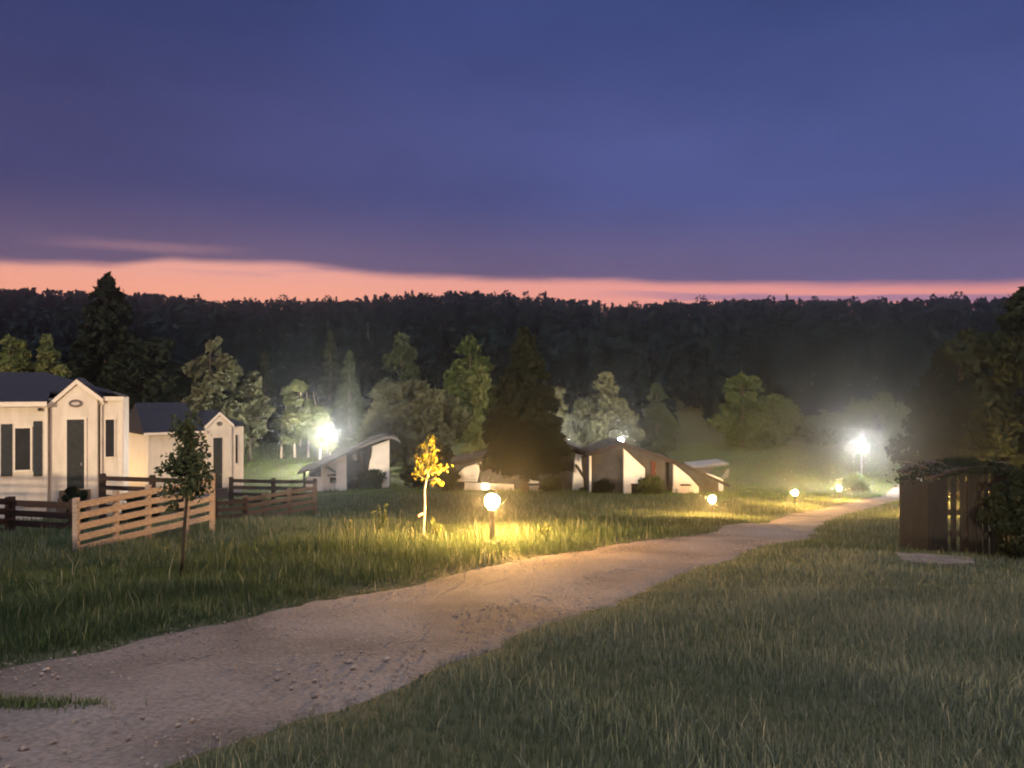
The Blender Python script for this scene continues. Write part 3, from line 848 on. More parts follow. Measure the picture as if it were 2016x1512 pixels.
def cottage_near():
    fr = Frame(0, 32, 22, H(X(120, 33), 33) - .1)
    root = empty('cottage', (fr.o[0], fr.o[1], fr.zb), fr.a)
    tag(root, 'near white cottage with dark shutters and an oval plaque in its gable', 'house', 'white gabled cottages')
    xl = fr.lx(-130, -.3); x88 = fr.lx(93, -.3); xr = fr.lx(238)
    zl = fr.z(40, 797, -.3); zr_ = fr.z(215, 783); zf = fr.z(150, 962)
    m = MB()
    m.box(xl, x88, -.3, 4.2, .75, zl); m.box(x88, xr, 0, 4.0, .75, zr_ - .02)
    m.build('wall', MATS['white_siding'], root)
    m = MB(); m.box(xl + .04, x88 - .04, -.25, 4.1, -.5, .745); m.box(x88 - .04, xr - .05, .06, 3.9, -.5, .745)
    m.build('plinth', MATS['white_siding'], root)
    # main roof
    zt = fr.z(50, 733, 2.0)
    y0, y1, ym, yi, ze = -.5, 4.4, 1.95, .33, zl + .12
    zi = ze + (zt - ze) * (yi - y0) / (ym - y0); xe = xr - .02; xh = fr.lx(92, 2)
    m = MB()
    top = [(xl - .3, y0, ze), (x88 + .02, y0, ze), (x88 + .02, yi, zi), (xe - .3, yi, zi), (xe, y1 - 1, ze + .2), (xe, y1, ze), (xl - .3, y1, ze), (xl - .1, ym, zt), (xh, ym, zt)]
    n_ = len(top)
    vs = top + [(a_, b_, c_ - .1) for a_, b_, c_ in top]
    fs = [(0, 1, 2, 8, 7), (2, 3, 8), (3, 4, 8), (4, 5, 8), (5, 6, 7, 8), (6, 0, 7)]
    fs += [tuple(reversed([i + n_ for i in f])) for f in fs]
    rim = [0, 1, 2, 3, 4, 5, 6]
    fs += [(rim[i], rim[i] + n_, rim[(i + 1) % 7] + n_, rim[(i + 1) % 7]) for i in range(7)]
    m.add(vs, fs)
    m.build('roof', MATS['blue_shingle'], root)
    # fascia, right raised band
    m = MB(); m.box(xl - .3, x88 + .02, -.56, -.502, zl - .07, zl + .13)
    m.box(fr.lx(196, -.1), xr + .12, -.1, .02, zr_ - .13, zr_ + .05)
    m.split('fascia', MATS['white_trim'], root)
    # entrance gable
    gx0, gx1, gc = fr.lx(95, -.12), fr.lx(196, -.12), fr.lx(151, -.12)
    za, zl0, zr0 = fr.z(151, 752, -.12), fr.z(98, 800, -.12), fr.z(196, 785, -.12)
    m = MB(); m.prism([(gx0 + .08, .75), (gx1 - .08, .75), (gx1 - .08, zr0), (gc, za), (gx0 + .08, zl0)], -.12, .3)
    m.build('gable', MATS['white_siding'], root)
    m = MB()
    for (x, z) in ((gx0 - .12, zl0 - .1), (gx1 + .14, zr0 - .1)):
        m.prism([(x, z - .1), (gc, za - .08), (gc, za + .12), (x, z + .1)], -.21, -.125)
    m.split('bargeboard', MATS['white_trim'], root)
    m = MB()
    for (x, z) in ((gx0 - .12, zl0 - .1), (gx1 + .14, zr0 - .1)):
        m.prism([(x, z + .105), (gc, za + .125), (gc, za + .185), (x, z + .165)], -.2, 2.0)
    m.build('gable_roof', MATS['blue_shingle'], root)
    # plaque
    cx, cz = fr.lx(149, -.12), fr.z(149, 794, -.12); rx, rz = .26, .17
    pl = [(cx + rx * math.cos(t), cz + rz * math.sin(t)) for t in np.linspace(0, 2 * math.pi, 28, endpoint=False)]
    m = MB(); m.prism(pl, -.16, -.121); pq = m.build('plaque', MATS['sign_face'], root)
    pl = [(cx + rx * .62 * math.cos(t), cz - .01 + rz * .42 * math.sin(t)) for t in np.linspace(0, 2 * math.pi, 20, endpoint=False)]
    m = MB(); m.prism(pl, -.166, -.161); m.build('emblem', MATS['sign_mark'], pq)
    # door
    x0, x1 = fr.lx(132, -.12), fr.lx(166, -.12); zt_ = fr.z(149, 826, -.12)
    m = MB(); m.box(x0, x1, -.155, -.121, zf, zt_); dr = m.build('door', MATS['dark_paint'], root)
    m = MB(); m.box(x1 - .13, x1 - .08, -.2, -.156, zf + 1.0, zf + 1.13); m.build('handle', MATS['grey_metal'], dr)
    m = MB(); m.box(x0 - .09, x0 - .002, -.175, -.121, zf, zt_ + .09); m.box(x1 + .002, x1 + .09, -.175, -.121, zf, zt_ + .09); m.box(x0 - .002, x1 + .002, -.175, -.121, zt_ + .002, zt_ + .09)
    m.build('door_frame', MATS['white_trim'], root)
    # steps
    m = MB()
    for k in range(5):
        m.box(x0 - .25, x1 + .25, -.5 - .3 * k, -.21 if k == 0 else -.5 - .3 * (k - 1), -.3, zf - .02 - k * zf / 5.2)
    m.build('steps', MATS['brown_wood'], root)
    # windows and shutters
    window(fr, root, 30, 60, 843, 925, -.3)
    for pa, pb, ya, yb in ((2, 24, 835, 938), (66, 83, 829, 938)):
        x0, x1 = fr.lx(pa, -.3), fr.lx(pb, -.3); z0, z1 = fr.z(pa, yb, -.3), fr.z(pa, ya, -.3)
        m = MB(); m.box(x0, x1, -.345, -.301, z0, z1); s = m.build('shutter', MATS['shutter'], root)
        m = MB()
        for k in range(18):
            zz = z0 + .08 + (z1 - z0 - .16) * k / 18; m.box(x0 + .06, x1 - .06, -.36, -.346, zz, zz + .05)
        m.build('louvre', MATS['shutter'], s)
    window(fr, root, 208, 225, 826, 899, 0, .05)
    window(fr, root, -100, -60, 848, 928, -.3)
    # trims
    m = MB(); m.box(x88 - .1, x88 + .012, -.315, -.301, .75, zl - .08); m.box(xr - .09, xr + .012, -.012, -.001, .75, zr_ - .14); m.split('corner_board', MATS['white_trim'], root)
    m = MB(); xd = fr.lx(193, -.12); m.tube([(xd + .06, -.16, .2), (xd + .06, -.16, zr0 - .3), (xd + .2, -.16, zr0 - .08)], [.035, .035, .035], 8); m.build('downpipe', MATS['beam_wood'], root)
    m = MB(); xd = xr + .06; m.tube([(xd, -.02, .2), (xd, -.02, zr_ - .1), (xd - .03, -.1, zr_ - .02)], [.04, .04, .04], 8); m.build('downpipe', MATS['white_trim'], root)
    m = MB(); xd = fr.lx(79, -.3); zz = fr.z(79, 803, -.3); m.lathe([(.02, zz - .14), (.07, zz - .1), (.07, zz - .02), (.03, zz)], xd, -.42, 10); m.box(xd - .02, xd + .02, -.42, -.301, zz - .03, zz + .01); m.build('wall_light', MATS['dark_metal'], root)
cottage_near()

def cottage_far():
    fr = Frame(291, 54, 40, H(X(390, 56), 56) - .1)
    root = empty('cottage', (fr.o[0], fr.o[1], fr.zb), fr.a)
    tag(root, 'farther white cottage with a blue roof, half hidden behind the young tree', 'house', 'white gabled cottages')
    xr = fr.lx(479); ze = fr.z(345, 853); zr_ = fr.z(470, 838)
    m = MB(); m.box(0, fr.lx(405), 0, 6.0, .9, ze); m.box(fr.lx(405), xr, .002, 5.8, .9, zr_)
    m.build('wall', MATS['white_siding'], root)
    m = MB(); m.box(.05, xr - .05, .06, 5.8, -.6, .895); m.build('plinth', MATS['skirting'], root)
    zt = fr.z(330, 792, 3)
    m = MB(); gable_roof(m, -.35, fr.lx(403, -.3), -.3, 6.3, ze + .1, zt, .3, .4); m.build('roof', MATS['blue_shingle'], root)
    m = MB(); m.box(-.35, fr.lx(404), -.36, -.302, ze - .06, ze + .12); m.split('fascia', MATS['white_trim'], root)
    # gable
    gc = fr.lx(432, -.15); gx0 = fr.lx(408, -.15); gx1 = fr.lx(456, -.15)
    za, zb_ = fr.z(432, 814, -.15), fr.z(432, 836, -.15)
    m = MB(); m.prism([(gx0, .9), (gx1, .9), (gx1, zb_), (gc, za), (gx0, zb_)], -.15, .4); m.build('gable', MATS['white_siding'], root)
    m = MB()
    for x in (gx0 - .15, gx1 + .15):
        m.prism([(x, zb_ - .25), (gc, za - .1), (gc, za + .12), (x, zb_ - .02)], -.25, -.155)
    m.split('bargeboard', MATS['white_trim'], root)
    m = MB()
    for x in (gx0 - .15, gx1 + .15):
        m.prism([(x, zb_ - .015), (gc, za + .125), (gc, za + .2), (x, zb_ + .06)], -.24, 4.0)
    m.build('gable_roof', MATS['blue_shingle'], root)
    m = MB(); gable_roof(m, fr.lx(405, 3) + .02, xr + .25, -.1, 6.1, zr_ + .08, fr.z(440, 806, 3), .1, 2.2); m.build('rear_roof', MATS['blue_shingle'], root)
    cx, cz = gc, fr.z(432, 834, -.15)
    pl = [(cx + .2 * math.cos(t), cz + .16 * math.sin(t)) for t in np.linspace(0, 2 * math.pi, 24, endpoint=False)]
    m = MB(); m.prism(pl, -.19, -.151); m.build('plaque', MATS['sign_face'], root)
    x0, x1 = fr.lx(420, -.15), fr.lx(437, -.15); zt_ = fr.z(428, 862, -.15); zf = fr.z(428, 962, -.15)
    m = MB(); m.box(x0, x1, -.19, -.151, zf, zt_); dr = m.build('door', MATS['dark_paint'], root)
    m = MB(); m.box(x1 - .13, x1 - .08, -.23, -.191, zf + 1, zf + 1.12); m.build('handle', MATS['grey_metal'], dr)
    m = MB()
    for k in range(4): m.box(x0 - .3, x1 + .3, -.5 - .3 * k, -.2 if k == 0 else -.5 - .3 * (k - 1), -.3, zf - .02 - k * zf / 4.3)
    m.build('steps', MATS['brown_wood'], root)
    window(fr, root, 463, 468, 856, 912, 0, .05, False)
    m = MB(); m.box(-.012, .1, -.012, -.001, .9, ze - .07); m.box(xr - .1, xr + .012, -.012, -.001, .9, zr_); m.split('corner_board', MATS['white_trim'], root)
cottage_far()

# ------------------------------------------------------------------ chalets
def roof_slab(prof, th, y0, y1):
    m = MB(); n = len(prof)
    poly = [(x, z) for x, z in prof] + [(x, z - th) for x, z in reversed(prof)]
    m.prism(poly, y0, y1)
    return m

def chalet_curved():
    d = 58; s = d / F
    zb = H(X(740, d), d) - .1
    root = empty('chalet', (X(768, d), d, zb), R(11)); tag(root, 'white chalet with a curved one-sided roof below the tall white lamp', 'house', 'slanted-roof chalets')
    z = lambda py: EYE - (py - 756) * s - zb
    x = lambda px: (px - 768) * s
    prof = [(x(594), z(924)), (x(640), z(906)), (x(690), z(884)), (x(735), z(866)), (x(758), z(858.5)), (x(770), z(857.5)), (x(780), z(861)), (x(787), z(868))]
    roof_slab(prof, .12, -1.0, 3.2).build('roof', MATS['brown_shingle'], root)
    m = MB()
    fp = prof
    for (xa, za), (xb, zb2) in zip(fp[:-1], fp[1:]):
        m.prism([(xa, za - .16), (xb, zb2 - .16), (xb, zb2 + .03), (xa, za + .03)], -1.06, -1.003)
    m.build('fascia', MATS['pale_metal'], root)
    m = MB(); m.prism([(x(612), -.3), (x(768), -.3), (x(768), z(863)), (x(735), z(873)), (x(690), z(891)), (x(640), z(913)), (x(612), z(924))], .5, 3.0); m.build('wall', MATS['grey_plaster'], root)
    m = MB()
    m.prism([(x(752), -.3), (x(766), -.3), (x(766), z(865)), (x(733), z(877)), (x(724), z(935)), (x(750), z(938))], -.75, -.45)
    m.prism([(x(665), -.3), (x(684), -.3), (x(684), z(893)), (x(665), z(901))], -.4, .45)
    m.prism([(x(636), -.3), (x(664.5), -.3), (x(664.5), z(904)), (x(650), z(911)), (x(636), z(917))], .2, .49)
    m.split('fin_wall', MATS['plaster'], root)
    m = MB()
    m.beam((x(706), -.6, z(888)), (x(722), -.3, z(932)), .3, .3); m.beam((x(731), -.8, z(880)), (x(725), -.5, z(928)), .16, .16)
    m.beam((x(647), -.6, z(913)), (x(662), .1, z(927)), .14, .14)
    m.split('brace', MATS['beam_wood'], root)
    m = MB(); m.beam((x(606), -.7, -.2), (x(606), -.7, z(921)), .16, .16); m.build('post', MATS['beam_wood'], root)
    fr = Frame(768, d, 0, zb)
    window(fr, root, 654, 668, 938, 948, .19, .06, True)
    m = MB(); m.box(x(648), x(672), -.1, .1, z(934), z(931)); m.build('lintel', MATS['beam_wood'], root)
    t = np.linspace(0, 2 * math.pi, 20, endpoint=False)
    m = MB(); m.prism([(x(701) + .22 * math.cos(a), z(900) + .25 * math.sin(a)) for a in t], .42, .498); m.build('round_window', MATS['plaster'], root)
    m = MB(); m.box(x(608), x(640), -.3, -.1, -.3, z(935)); m.build('terrace_wall', MATS['plaster'], root)
chalet_curved()

def chalet_row(label, d, a, pc, yc, p_lo, y_lo, p_sh, y_sh, ybase, fin=True, wall_l=None, red=False, extra=None):
    """crest pixel (pc,yc), low eave (p_lo,y_lo), short end (p_sh,y_sh)"""
    s = d / F
    zb = EYE - (ybase - 756) * s
    root = empty('chalet', (X(pc, d), d, zb)); tag(root, label, 'house', 'slanted-roof chalets')
    z = lambda py: EYE - (py - 756) * s - zb
    x = lambda px: (px - pc) * s
    sg = 1 if p_lo > pc else -1
    prof = [(x(p_sh), z(y_sh)), (x(pc - sg * (abs(p_sh - pc) * .45)), z(yc + (y_sh - yc) * .45)), (x(pc), z(yc)), (x(pc + (p_lo - pc) * .5), z(yc + (y_lo - yc) * .47)), (x(p_lo), z(y_lo))]
    roof_slab(prof, .16, -1.0, 4.2).build('roof', MATS['brown_shingle'], root)
    m = MB()
    for (xa, za), (xb, zb2) in zip(prof[:-1], prof[1:]):
        m.prism([(xa, za - .19), (xb, zb2 - .19), (xb, zb2 + .03), (xa, za + .03)], -1.07, -1.003)
    m.build('fascia', MATS['beam_wood'], root)
    ins = .18
    xs_, zs_ = [p[0] for p in prof], [p[1] for p in prof]
    o = np.argsort(xs_); xs_ = np.array(xs_)[o]; zs_ = np.array(zs_)[o]
    zat = lambda xx: float(np.interp(xx, xs_, zs_)) - ins
    xa, xb = xs_[0] * .97, xs_[-1] * (.9)
    pts = [(xa, -.4)] + [(xb, -.4)] + [(xx, zat(xx)) for xx in np.linspace(xb, xa, 9)]
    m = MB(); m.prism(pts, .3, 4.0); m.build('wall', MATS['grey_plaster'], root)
    return root, x, z, zat

def chalets():
    # middle chalet behind the black conifer
    root, x, z, zat = chalet_row('low brown-roofed chalet with a lit doorway, behind the black conifer', 53, 0, 1104, 868, 888, 908, 1162, 889, 968)
    m = MB()
    m.prism([(x(896), z(948)), (x(940), z(948)), (x(948), zat(x(948)) - .3), (x(914), z(921)), (x(896), z(938))], -.1, .29)
    m.prism([(x(915), -.2), (x(1012), -.2), (x(1012), z(953)), (x(915), z(949))], -.25, -.11)
    m.prism([(x(1124), -.2), (x(1136), -.2), (x(1139), z(957)), (x(1155), z(955)), (x(1146), zat(x(1146)) - .2), (x(1132), zat(x(1132)) - .3), (x(1129), z(915))], -.8, -.5)
    m.split('fin_wall', MATS['plaster'], root)
    m = MB(); m.box(x(950), x(961), -.32, -.26, z(968), z(951)); m.build('lit_doorway', MATS['lit_window'], root)
    m = MB(); m.beam((x(1155), -.9, -.2), (x(1147), -.9, z(895)), .4, .3); m.beam((x(1152), -.9, z(950)), (x(1164), -.9, z(895)), .3, .2); m.beam((x(1131), -.95, z(912)), (x(1152), -.9, z(944)), .16, .16)
    m.split('brace', MATS['beam_wood'], root)
    m = MB(); m.box(x(1041), x(1078), -1.2, -.9, z(966), z(953)); m.build('terrace_wall', MATS['skirting'], root)
    m = MB(); m.box(x(1041), x(1060), -.6, -.3, z(949), z(942)); m.build('parapet', MATS['plaster'], root)
    # ridge chalet
    root, x, z, zat = chalet_row('brown-roofed chalet with a tall white fin wall and red door', 50, 0, 1219, 869, 1322, 906, 1158, 889, 969)
    m = MB()
    m.prism([(x(1224), -.3), (x(1239), -.3), (x(1239), z(950)), (x(1265), z(949)), (x(1265), z(919)), (x(1224), z(881))], -.9, -.55)
    m.prism([(x(1159), -.3), (x(1163), -.3), (x(1163), z(896)), (x(1159), z(897))], -.5, -.2)
    m.split('fin_wall', MATS['plaster'], root)
    m = MB(); m.box(x(1283), x(1293), .2, .298, z(944), z(909)); dr = m.build('door', MATS['red_paint'], root)
    m = MB(); m.box(x(1291), x(1292.3), .13, .199, z(928), z(925)); m.build('handle', MATS['grey_metal'], dr)
    m = MB(); m.box(x(1238), x(1262), -1.05, -.4, z(951), z(948.5)); m.build('lintel', MATS['beam_wood'], root)
    # last chalet
    root, x, z, zat = chalet_row('last brown-roofed chalet, its white fin wall sloping towards the porch bollard', 56, 0, 1314, 901, 1428, 951, 1282, 909, 971)
    m = MB()
    m.prism([(x(1320), -.3), (x(1370), -.3), (x(1370), z(956)), (x(1352), z(936)), (x(1321), z(910))], -.9, -.55)
    m.split('fin_wall', MATS['plaster'], root)
    m = MB(); m.box(x(1334), x(1354), -1.0, -.75, z(953), z(950)); m.build('lintel', MATS['beam_wood'], root)
    m = MB(); m.box(x(1327), x(1351), -1.3, -.95, z(969), z(958)); m.build('bench', MATS['white_trim'], root)
    # end annex
    d = 63; s = d / F; zb = H(X(1400, d), d) - .1
    root = empty('chalet_annex', (X(1400, d), d, zb)); tag(root, 'small white annex with red-framed window beyond the last chalet fin', 'house')
    z = lambda py: EYE - (py - 756) * s - zb; x = lambda px: (px - 1400) * s
    m = MB(); m.prism([(x(1384), -.3), (x(1424), -.3), (x(1424), z(944)), (x(1410), z(940)), (x(1384), z(952))], 0, 3); m.build('wall', MATS['plaster'], root)
    m = MB(); m.prism([(x(1365), z(918)), (x(1433), z(911)), (x(1434), z(913.5)), (x(1366), z(921))], -.4, 3.4); m.build('roof', MATS['pale_metal'], root)
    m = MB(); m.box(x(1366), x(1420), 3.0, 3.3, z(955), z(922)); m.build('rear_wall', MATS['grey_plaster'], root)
    m = MB(); m.box(x(1392), x(1406), -.06, -.001, z(956), z(949)); m.build('window', MATS['red_paint'], root)
    m = MB(); m.beam((x(1416), -.2, -.2), (x(1416), -.2, z(940)), .14, .14); m.build('post', MATS['plaster'], root)
    m = MB(); m.prism([(x(1417), z(943)), (x(1432), z(938)), (x(1433), z(921)), (x(1426), z(927))], -.35, -.25); m.build('gable_panel', MATS['pale_metal'], root)
chalets()

# ------------------------------------------------------------------ fences
def fence(label, name, pts, h, rails, mat, post_w=.11, rail_h=.12, rail_y=-.075, mids=()):
    """pts: list of (px, d, top_py or None)"""
    Pp = []
    for px, d, top in pts:
        x = X(px, d); zg = H(x, d)
        zt = EYE - (top - 756) / F * d if top is not None else zg + h
        Pp.append((x, d, zt, zg))
    x0, y0 = Pp[0][0], Pp[0][1]
    root = empty(name, (x0, y0, Pp[0][3])); tag(root, label, 'fence')
    Z0 = Pp[0][3]
    for (x, y, zt, zg) in Pp:
        m = MB(); m.box(x - x0 - post_w / 2, x - x0 + post_w / 2, y - y0 - post_w / 2, y - y0 + post_w / 2, zg - Z0 - .3, zt - Z0 + .05)
        m.build('post', MATS[mat], root)
    for (a, b) in zip(Pp[:-1], Pp[1:]):
        for k in range(rails):
            dz = .03 + rail_h / 2 + (h - .1) * k / rails
            A = Vector((a[0] - x0, a[1] - y0, a[2] - Z0 - dz)); B = Vector((b[0] - x0, b[1] - y0, b[2] - Z0 - dz))
            n_ = Vector((B.y - A.y, -(B.x - A.x), 0)).normalized() * (post_w / 2 + .018)
            if n_.y > 0: n_ = -n_
            m = MB(); m.beam(A + n_, B + n_, .03, rail_h); m.build('rail', MATS[mat], root)
    return root
fence('pale rail fence panel lit by the bollard, behind the young tree', 'rail_fence', [(150, 15.5, 985), (228, 16.4, 970), (292, 17.2, 959), (368, 18, 946), (418, 18.5, 936)], 1.2, 5, 'pale_wood', .10, .13)
fence('dark rail fence with an added unseen run, at the photo edge before the near cottage', 'rail_fence', [(-1250, 19.0, None), (-1000, 19.2, None), (-750, 19.5, None), (-520, 19.9, None), (-300, 20.5, None), (-130, 22.6, None), (20, 25.5, 981), (146, 24.2, 986)], 1.4, 4, 'dark_wood', .22, .2)  # unseen left run added to cast rail shadows on the cottage wall
fence('dark rail fence before the cottage with shrubs growing on it', 'rail_fence', [(202, 30, 935), (300, 29.6, 938), (420, 29, 941)], 1.55, 4, 'dark_wood', .18, .17)
fence('dark rail fence beside the farther cottage, level along its top', 'rail_fence', [(455, 40, 941), (538, 40, 943), (620, 40.5, 944)], 1.5, 4, 'dark_wood', .18, .18)
fence('dim brownish rail fence panel stepping uphill past the pale one', 'rail_fence', [(484, 29.5, 978), (520, 30, 972), (570, 30.6, 963), (620, 31.4, 955)], 1.15, 4, 'brown_wood', .14, .14)
fence('dark rail fence linking the pale panel to the dim panel', 'rail_fence', [(424, 27, 985), (482, 29.4, 982)], 1.1, 4, 'dark_wood', .14, .14)

# ------------------------------------------------------------------ slatted shelter
def shelter():
    d = 15.0; s = d / F
    xa, xb = X(1832, d), X(1996, d)
    zb = EYE - (1085 - 756) * s
    root = empty('wooden_shelter', (xa, d, zb)); tag(root, 'dark wooden slatted shelter standing on the roadside grass', 'shelter')
    W = xb - xa
    xx = lambda px: (px - 1832) * s
    m = MB(); r = random.Random(4)
    gaps = [(1866, 1873), (1884, 1891), (1902.5, 1906.5), (1921, 1923.5), (1934, 1937), (1948, 1951)]
    p = 1832.0
    tp = lambda q: float(np.interp(q, [0, .25, .6, 1.8], [1.34, 1.47, 1.55, 1.53]))
    while p < 1994:
        w = 10 + r.uniform(-1, 1)
        e = p + w
        g = [q for q in gaps if q[0] < e and q[1] > p]
        if g:
            if g[0][0] - p > 2:
                m.box(xx(p), xx(g[0][0]), 0, .03, -.3, tp(xx(p)) + r.uniform(-.02, .02))
            p = g[0][1]; continue
        m.box(xx(p), xx(e) - .006, 0, .03, -.3, tp(xx((p + e) / 2)) + r.uniform(-.02, .02))
        p = e
    m.build('front_wall', MATS['aged_wood'], root)
    m = MB()
    for k in range(9):
        m.box(-.03, 0.0 - .001, .035 + k * .12, .035 + k * .12 + .112, -.3, 1.33 + r.uniform(-.02, .02))
    m.build('side_wall', MATS['aged_wood'], root)
    m = MB()
    for z in (.28, .70, 1.22):
        m.box(.002, W, .032, .075, z, z + .1)
    m.build('rail', MATS['dark_wood'], root)
    for px, y in ((1834, .13), (1908, .13), (1984, .13), (1834, 1.2), (1984, 1.2)):
        m = MB(); m.box(xx(px) + .002, xx(px) + .11, y - .053, y + .053, -.3, 1.32); m.build('post', MATS['dark_wood'], root)
    m = MB()
    prof = [(-.02, 1.40), (.25, 1.52), (.6, 1.60), (1.0, 1.62), (1.3, 1.60), (1.6, 1.54)]
    m.prism([(a, b) for a, b in prof] + [(a, b + .04) for a, b in reversed(prof)], -.12, 1.3)
    m.build('roof', MATS['dark_wood'], root)
    # climbing plant over the roof
    root2 = empty('climbing_plant', (xa + .4, d + .3, zb + 1.47)); tag(root2, 'dark creeper spread over the slatted shelter roof', 'plant')
    rr = np.random.default_rng(8); n = 5200
    q = np.stack([rr.normal(.55, .5, n), rr.normal(.1, .33, n), np.abs(rr.normal(.05, .06, n)) - .04], 1)
    q[:, 2] += .12 - .16 * (q[:, 0] - .6) ** 2
    q = q[q[:, 2] > -.25]
    link('foliage', leaves_mesh('foliage', q, rr.uniform(.03, .07, len(q)), rr.uniform(.1, .7, len(q)), 8), MATS['needle_dark'], root2)
    tb = MB()
    for k in range(12):
        a = rr.uniform(-.4, 1.4); b = a + rr.uniform(-.4, .4)
        tb.tube([(a, -.2, .12), ((a + b) / 2, .1, .22), (b, .5, .2)], [.012, .01, .006], 5)
    tb.build('stem', MATS['bark'], root2)
shelter()

def slab():
    pts = [(1762, 1092, 13.9), (1830, 1090, 14.1), (1912, 1096, 14.0), (1918, 1120, 12.9), (1850, 1136, 12.4), (1775, 1128, 12.6)]
    V = []
    for px, py, d in pts:
        x = X(px, d); V.append((x, d, H(x, d) + .05))
    c = np.mean(V, axis=0)
    rr = np.random.default_rng(2)
    ring = []
    for i in range(len(V)):
        a, b = np.array(V[i]), np.array(V[(i + 1) % len(V)])
        for t in (0, .33, .66): ring.append(a + (b - a) * t + np.array([*rr.normal(0, .02, 2), 0]))
    n = len(ring)
    m = MB()
    vs = [tuple(p) for p in ring] + [(p[0], p[1], p[2] - .4) for p in ring] + [tuple(c + np.array([0, 0, .03]))]
    fs = [(i, (i + 1) % n, 2 * n) for i in range(n)] + [(i + n, (i + 1) % n + n, (i + 1) % n, i) for i in range(n)]
    m.add(vs, fs)
    tag(m.build('stone_slab', MATS['concrete']), 'worn pinkish slab lying in the grass before the slatted shelter', 'slab')
slab()

# ------------------------------------------------------------------ sky
W = bpy.data.worlds.new('World'); C.world = W
W.use_nodes = True
nt = W.node_tree
for n in list(nt.nodes): nt.nodes.remove(n)
out = nt.nodes.new('ShaderNodeOutputWorld')
bg = nt.nodes.new('ShaderNodeBackground'); bg.inputs[1].default_value = 1.0
tc = nt.nodes.new('ShaderNodeTexCoord')
sep = nt.nodes.new('ShaderNodeSeparateXYZ'); nt.links.new(tc.outputs['Generated'], sep.inputs[0])
def M(op, a, b=None, c=None):
    n = nt.nodes.new('ShaderNodeMath'); n.operation = op
    for i, v in enumerate((a, b, c)):
        if v is None: continue
        if isinstance(v, (int, float)): n.inputs[i].default_value = v
        else: nt.links.new(v, n.inputs[i])
    return n.outputs[0]
def MR(v, a, b, c=0.0, d=1.0, smooth=True):
    n = nt.nodes.new('ShaderNodeMapRange'); n.interpolation_type = 'SMOOTHSTEP' if smooth else 'LINEAR'
    nt.links.new(v, n.inputs[0])
    for i, q in zip((1, 2, 3, 4), (a, b, c, d)): n.inputs[i].default_value = q
    return n.outputs[0]
def MIX(f, a, b):
    n = nt.nodes.new('ShaderNodeMix'); n.data_type = 'RGBA'
    if isinstance(f, (int, float)): n.inputs[0].default_value = f
    else: nt.links.new(f, n.inputs[0])
    for i, v in ((6, a), (7, b)):
        if isinstance(v, tuple): n.inputs[i].default_value = (*v, 1)
        else: nt.links.new(v, n.inputs[i])
    return n.outputs[2]
def SRGB(r, g, b):
    f = lambda c: (c / 255 / 12.92) if c / 255 <= .04045 else ((c / 255 + .055) / 1.055) ** 2.4
    return (f(r), f(g), f(b))
hor = M('SQRT', M('ADD', M('MULTIPLY', sep.outputs[0], sep.outputs[0]), M('MULTIPLY', sep.outputs[1], sep.outputs[1])))
el = M('ARCTAN2', sep.outputs[2], hor)          # elevation, radians
az = M('ARCTAN2', sep.outputs[0], sep.outputs[1])  # 0 straight ahead, + right
vec = nt.nodes.new('ShaderNodeCombineXYZ')
nt.links.new(az, vec.inputs[0]); nt.links.new(el, vec.inputs[1])
def noise(sx, sy, scale, detail=5, off=0.0, rough=.55):
    mp = nt.nodes.new('ShaderNodeMapping'); mp.inputs['Scale'].default_value = (sx, sy, 1); mp.inputs['Location'].default_value = (off, off * .7, off)
    nt.links.new(vec.outputs[0], mp.inputs[0])
    n = nt.nodes.new('ShaderNodeTexNoise'); n.inputs['Scale'].default_value = scale; n.inputs['Detail'].default_value = detail; n.inputs['Roughness'].default_value = rough
    nt.links.new(mp.outputs[0], n.inputs['Vector'])
    return M('SUBTRACT', n.outputs['Fac'], 0.5)
n_edge = noise(1.0, 7.0, 5.0, 6, 1.3)
n_soft = noise(1.0, 3.0, 3.5, 5, 4.1)
n_big = noise(1.0, 1.6, 1.6, 3, 7.7)
n_str = noise(1.0, 14.0, 3.0, 4, 2.2)
# cloud base: from 9.2 deg on the left to 7.5 deg on the right
cr = ramp(nt, [(p, (e / 20, e / 20, e / 20)) for p, e in ((0.0, 7.5), (.02, 7.55), (.09, 7.75), (.16, 8.5), (.25, 8.55), (.385, 8.0), (.5, 7.72), (.605, 7.62), (.7, 7.25), (.85, 6.85), (.99, 6.3))])
cr.color_ramp.interpolation = 'EASE'
nt.links.new(MR(az, -.6, .6, smooth=False), cr.inputs[0])
edge = M('ADD', M('MULTIPLY', cr.outputs[0], R(20)), M('MULTIPLY', n_edge, R(0.9)))
gap = M('SUBTRACT', edge, el)                    # >0 in the clear band
clear = MR(gap, R(-.38), R(.5))
pink = MIX(MR(el, R(6.0), R(9.0)), SRGB(232, 154, 128), SRGB(214, 150, 138))
pink = MIX(MR(az, -.45, .5), pink, SRGB(216, 138, 132))
pink = MIX(MR(M('MULTIPLY', n_str, -1.0), .06, .22, 0, .55), pink, SRGB(150, 110, 140))
strip = M('MULTIPLY', MR(M('ABSOLUTE', M('SUBTRACT', M('ADD', gap, M('MULTIPLY', n_str, R(.5))), R(1.02))), R(.34), R(.12)), MR(az, .05, .3, 0, .75))
pink = MIX(strip, pink, SRGB(128, 100, 140))
sky = nt.nodes.new('ShaderNodeTexSky'); sky.sky_type = 'NISHITA'; sky.sun_disc = False
sky.sun_elevation = R(-2.0); sky.sun_rotation = R(-8)
nsk = nt.nodes.new('ShaderNodeVectorMath'); nsk.operation = 'SCALE'; nsk.inputs[3].default_value = 0.05
nt.links.new(sky.outputs[0], nsk.inputs[0])
addc = nt.nodes.new('ShaderNodeVectorMath'); addc.operation = 'ADD'
